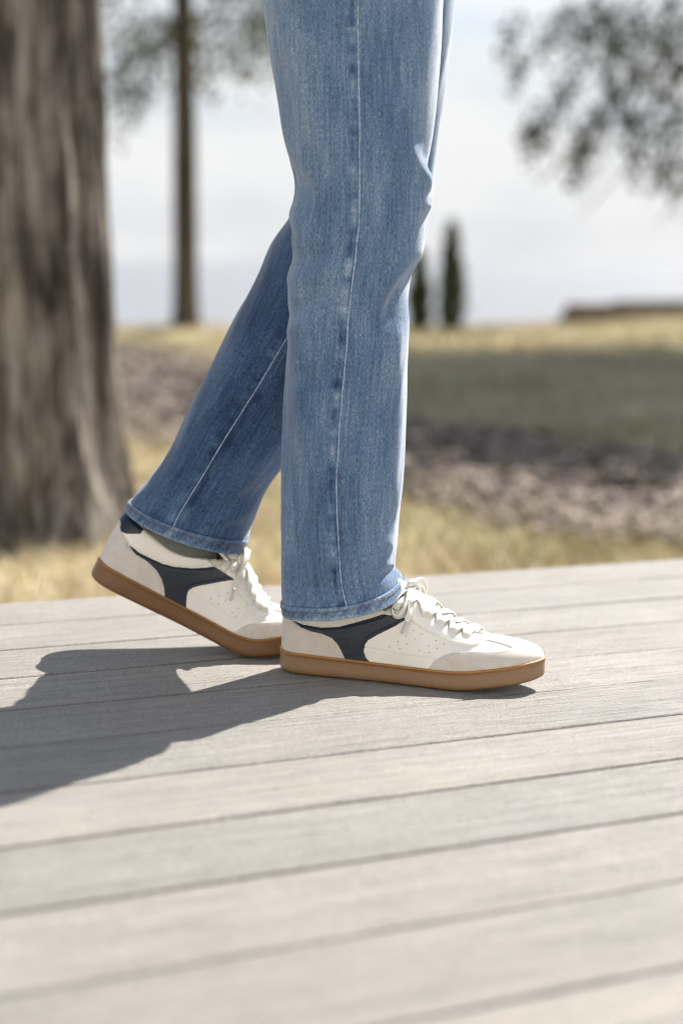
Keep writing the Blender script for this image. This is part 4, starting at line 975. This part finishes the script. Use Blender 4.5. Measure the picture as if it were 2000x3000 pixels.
    uvh = np.zeros((nr, na, 2)); uvh[..., 0] = sd_[-1]; uvh[:, :, 1] = (Hs[0] + np.concatenate([np.linspace(0, Hs[-1] - Hs[0], no_), Hs[-1] - Hs[0] + np.arange(1, nr - no_ + 1) * .004]))[:, None]
    HM = np.array(PINV.translation)
    mesh_np('hem', (H + HM).reshape(-1, 3), grid_faces(nr, na, True), M_DENIM, parent, attrs={'wear': wh.ravel()}, uv=uvh.reshape(-1, 2))
    # hem stitches
    mb = MB(); row = 7; lineP = O[row] + Hn[row] * .00025; L = np.concatenate([[0], np.cumsum(np.linalg.norm(np.diff(lineP, axis=0, append=lineP[:1]), axis=1))]); lp = np.concatenate([lineP, lineP[:1]]); ln_ = np.concatenate([Hn[row], Hn[row][:1]])
    pitch, sl = .0031, .0024
    for c in np.arange(0, L[-1], pitch):
        q = [np.array([np.interp(c + e, L, lp[:, u]) for u in range(3)]) for e in (0, sl / 2, sl)]; nn = np.array([np.interp(c, L, ln_[:, u]) for u in range(3)])
        q[1] = q[1] + nn * .0002; mb.tube(np.array(q) + HM, [.0003, .0006, .0003], 5)
    tag(mb.build('hem_stitching', M_GOLD, parent, smooth=True), kind='stuff')
    # seam ridge
    sp = []; sn = []
    for i in range(0, m_ + 3 if m_ + 3 < nt else nt):
        j0 = int(math.floor(seam_j[i])) % na; f_ = seam_j[i] - math.floor(seam_j[i]); j1 = (j0 + 1) % na
        sp.append(P[i, j0] * (1 - f_) + P[i, j1] * f_ + N[i, j0] * .0004); sn.append(N[i, j0])
    mb = MB(); mb.tube(np.array(sp) + HM, 0, 8, w=.00065, t=.0006, N=np.array(sn)); mb.build('seam', M_SEAM, parent, smooth=True)
    return P, G
jeans = empty('jeans', (0, 0, 0), person)
fseam = [(815, -430), (820, -100), (822, 0), (823, 150), (825, 300), (826, 420), (824, 520), (815, 600), (807, 660), (800, 730), (796, 800), (789, 870), (783, 940), (778, 1020), (773, 1100), (773, 1170), (777, 1250), (782, 1330), (795, 1385), (800, 1420)]
rseam = [(850, -430), (840, 0), (830, 400), (780, 560), (700, 700), (655, 782), (620, 842), (580, 907), (540, 970), (500, 1035), (465, 1095), (430, 1150), (405, 1195), (388, 1230), (380, 1250)]
FP, FG = build_leg(jeans, front_rings, ffolds, fseam, 470, 260, 3, 0.0)
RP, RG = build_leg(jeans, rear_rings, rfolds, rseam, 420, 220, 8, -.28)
# both legs and the hips make one garment
for P, w_, uv, na in jeans_mb:
    mesh_np('trouser_leg', (P + np.array(PINV.translation)).reshape(-1, 3), grid_faces(len(P), na, True), M_DENIM, jeans, attrs={'wear': w_.ravel()}, uv=uv.reshape(-1, 2))
hipc = (FP[0].mean(0) + RP[0].mean(0)) / 2; na = 96; aa = np.linspace(0, 2 * math.pi, na, endpoint=False)
hip = []
for dz, rx_, ry_ in ((-.06, .05, .10), (-.05, .165, .195), (0, .172, .20), (.07, .165, .19), (.12, .158, .182), (.125, .150, .176)):
    hip.append(np.stack([hipc[0] + rx_ * np.cos(aa), hipc[1] + ry_ * np.sin(aa), np.full(na, hipc[2] + dz)], 1))
hip = np.array(hip); mesh_np('trouser_seat', (hip + np.array(PINV.translation)).reshape(-1, 3), grid_faces(len(hip), na, True, flip=True), M_DENIM, jeans, attrs={'wear': np.zeros(hip.size // 3)}, uv=np.stack([np.tile(aa * .16, len(hip)), np.repeat(np.linspace(0, .2, len(hip)), na)], 1))
# socks
for sh, M, G, z0 in ((front, FRM, FG, 0), (rear, RRM, RG, 0)):
    a0 = shoe_world(sh, M, (72, 0, 52)); a1 = shoe_world(sh, M, (76, 0, 88)); a2 = G[-58, :3]; a3 = G[-80, :3]
    c = cr_interp([a0, a1, a1 * .4 + a2 * .6, a2 * .6 + a3 * .4, a3], np.linspace(0, 4, 40)); xd = shoe_world(sh, M, (100, 0, 52)) - a0; xd /= np.linalg.norm(xd)
    yd = np.array([0, 1, 0.]); th = np.linspace(0, 2 * math.pi, 64, endpoint=False); r1 = np.interp(np.arange(40), [0, 10, 39], [.062, .055, .043]); r2 = np.interp(np.arange(40), [0, 10, 39], [.024, .028, .036])
    rib_ = 1 + .012 * np.cos(th * 32)
    V = c[:, None] + (r1[:, None] * np.cos(th)[None] * rib_)[..., None] * xd + (r2[:, None] * np.sin(th)[None] * rib_)[..., None] * yd + np.array(PINV.translation)
    mesh_np('sock', V, grid_faces(40, 64, True), M_SOCK, person)
# the body inside the jeans, one continuous skin
pel = (FG[0, :3] + RG[0, :3]) / 2 + np.array([0, 0, .04])
def rowat(G, f): return G[int(f * (len(G) - 45)), :3]
bv = [pel, rowat(FG, .12), rowat(FG, .5), rowat(FG, .93), rowat(RG, .12), rowat(RG, .47), rowat(RG, .93), pel + np.array([0, 0, .10])]
be = [(0, 1), (1, 2), (2, 3), (0, 4), (4, 5), (5, 6), (0, 7)]; br = [.075, .07, .05, .030, .07, .05, .030, .09]
me = bpy.data.meshes.new('body'); me.from_pydata([tuple(v + np.array(PINV.translation)) for v in bv], be, []); me.materials.append(M_SKIN)
body = link(bpy.data.objects.new('body', me), person)
sk = body.modifiers.new('skin', 'SKIN')
for i, r_ in enumerate(br): me.skin_vertices[0].data[i].radius = (r_, r_)
me.skin_vertices[0].data[0].use_root = True
ss = body.modifiers.new('sub', 'SUBSURF'); ss.levels = ss.render_levels = 2
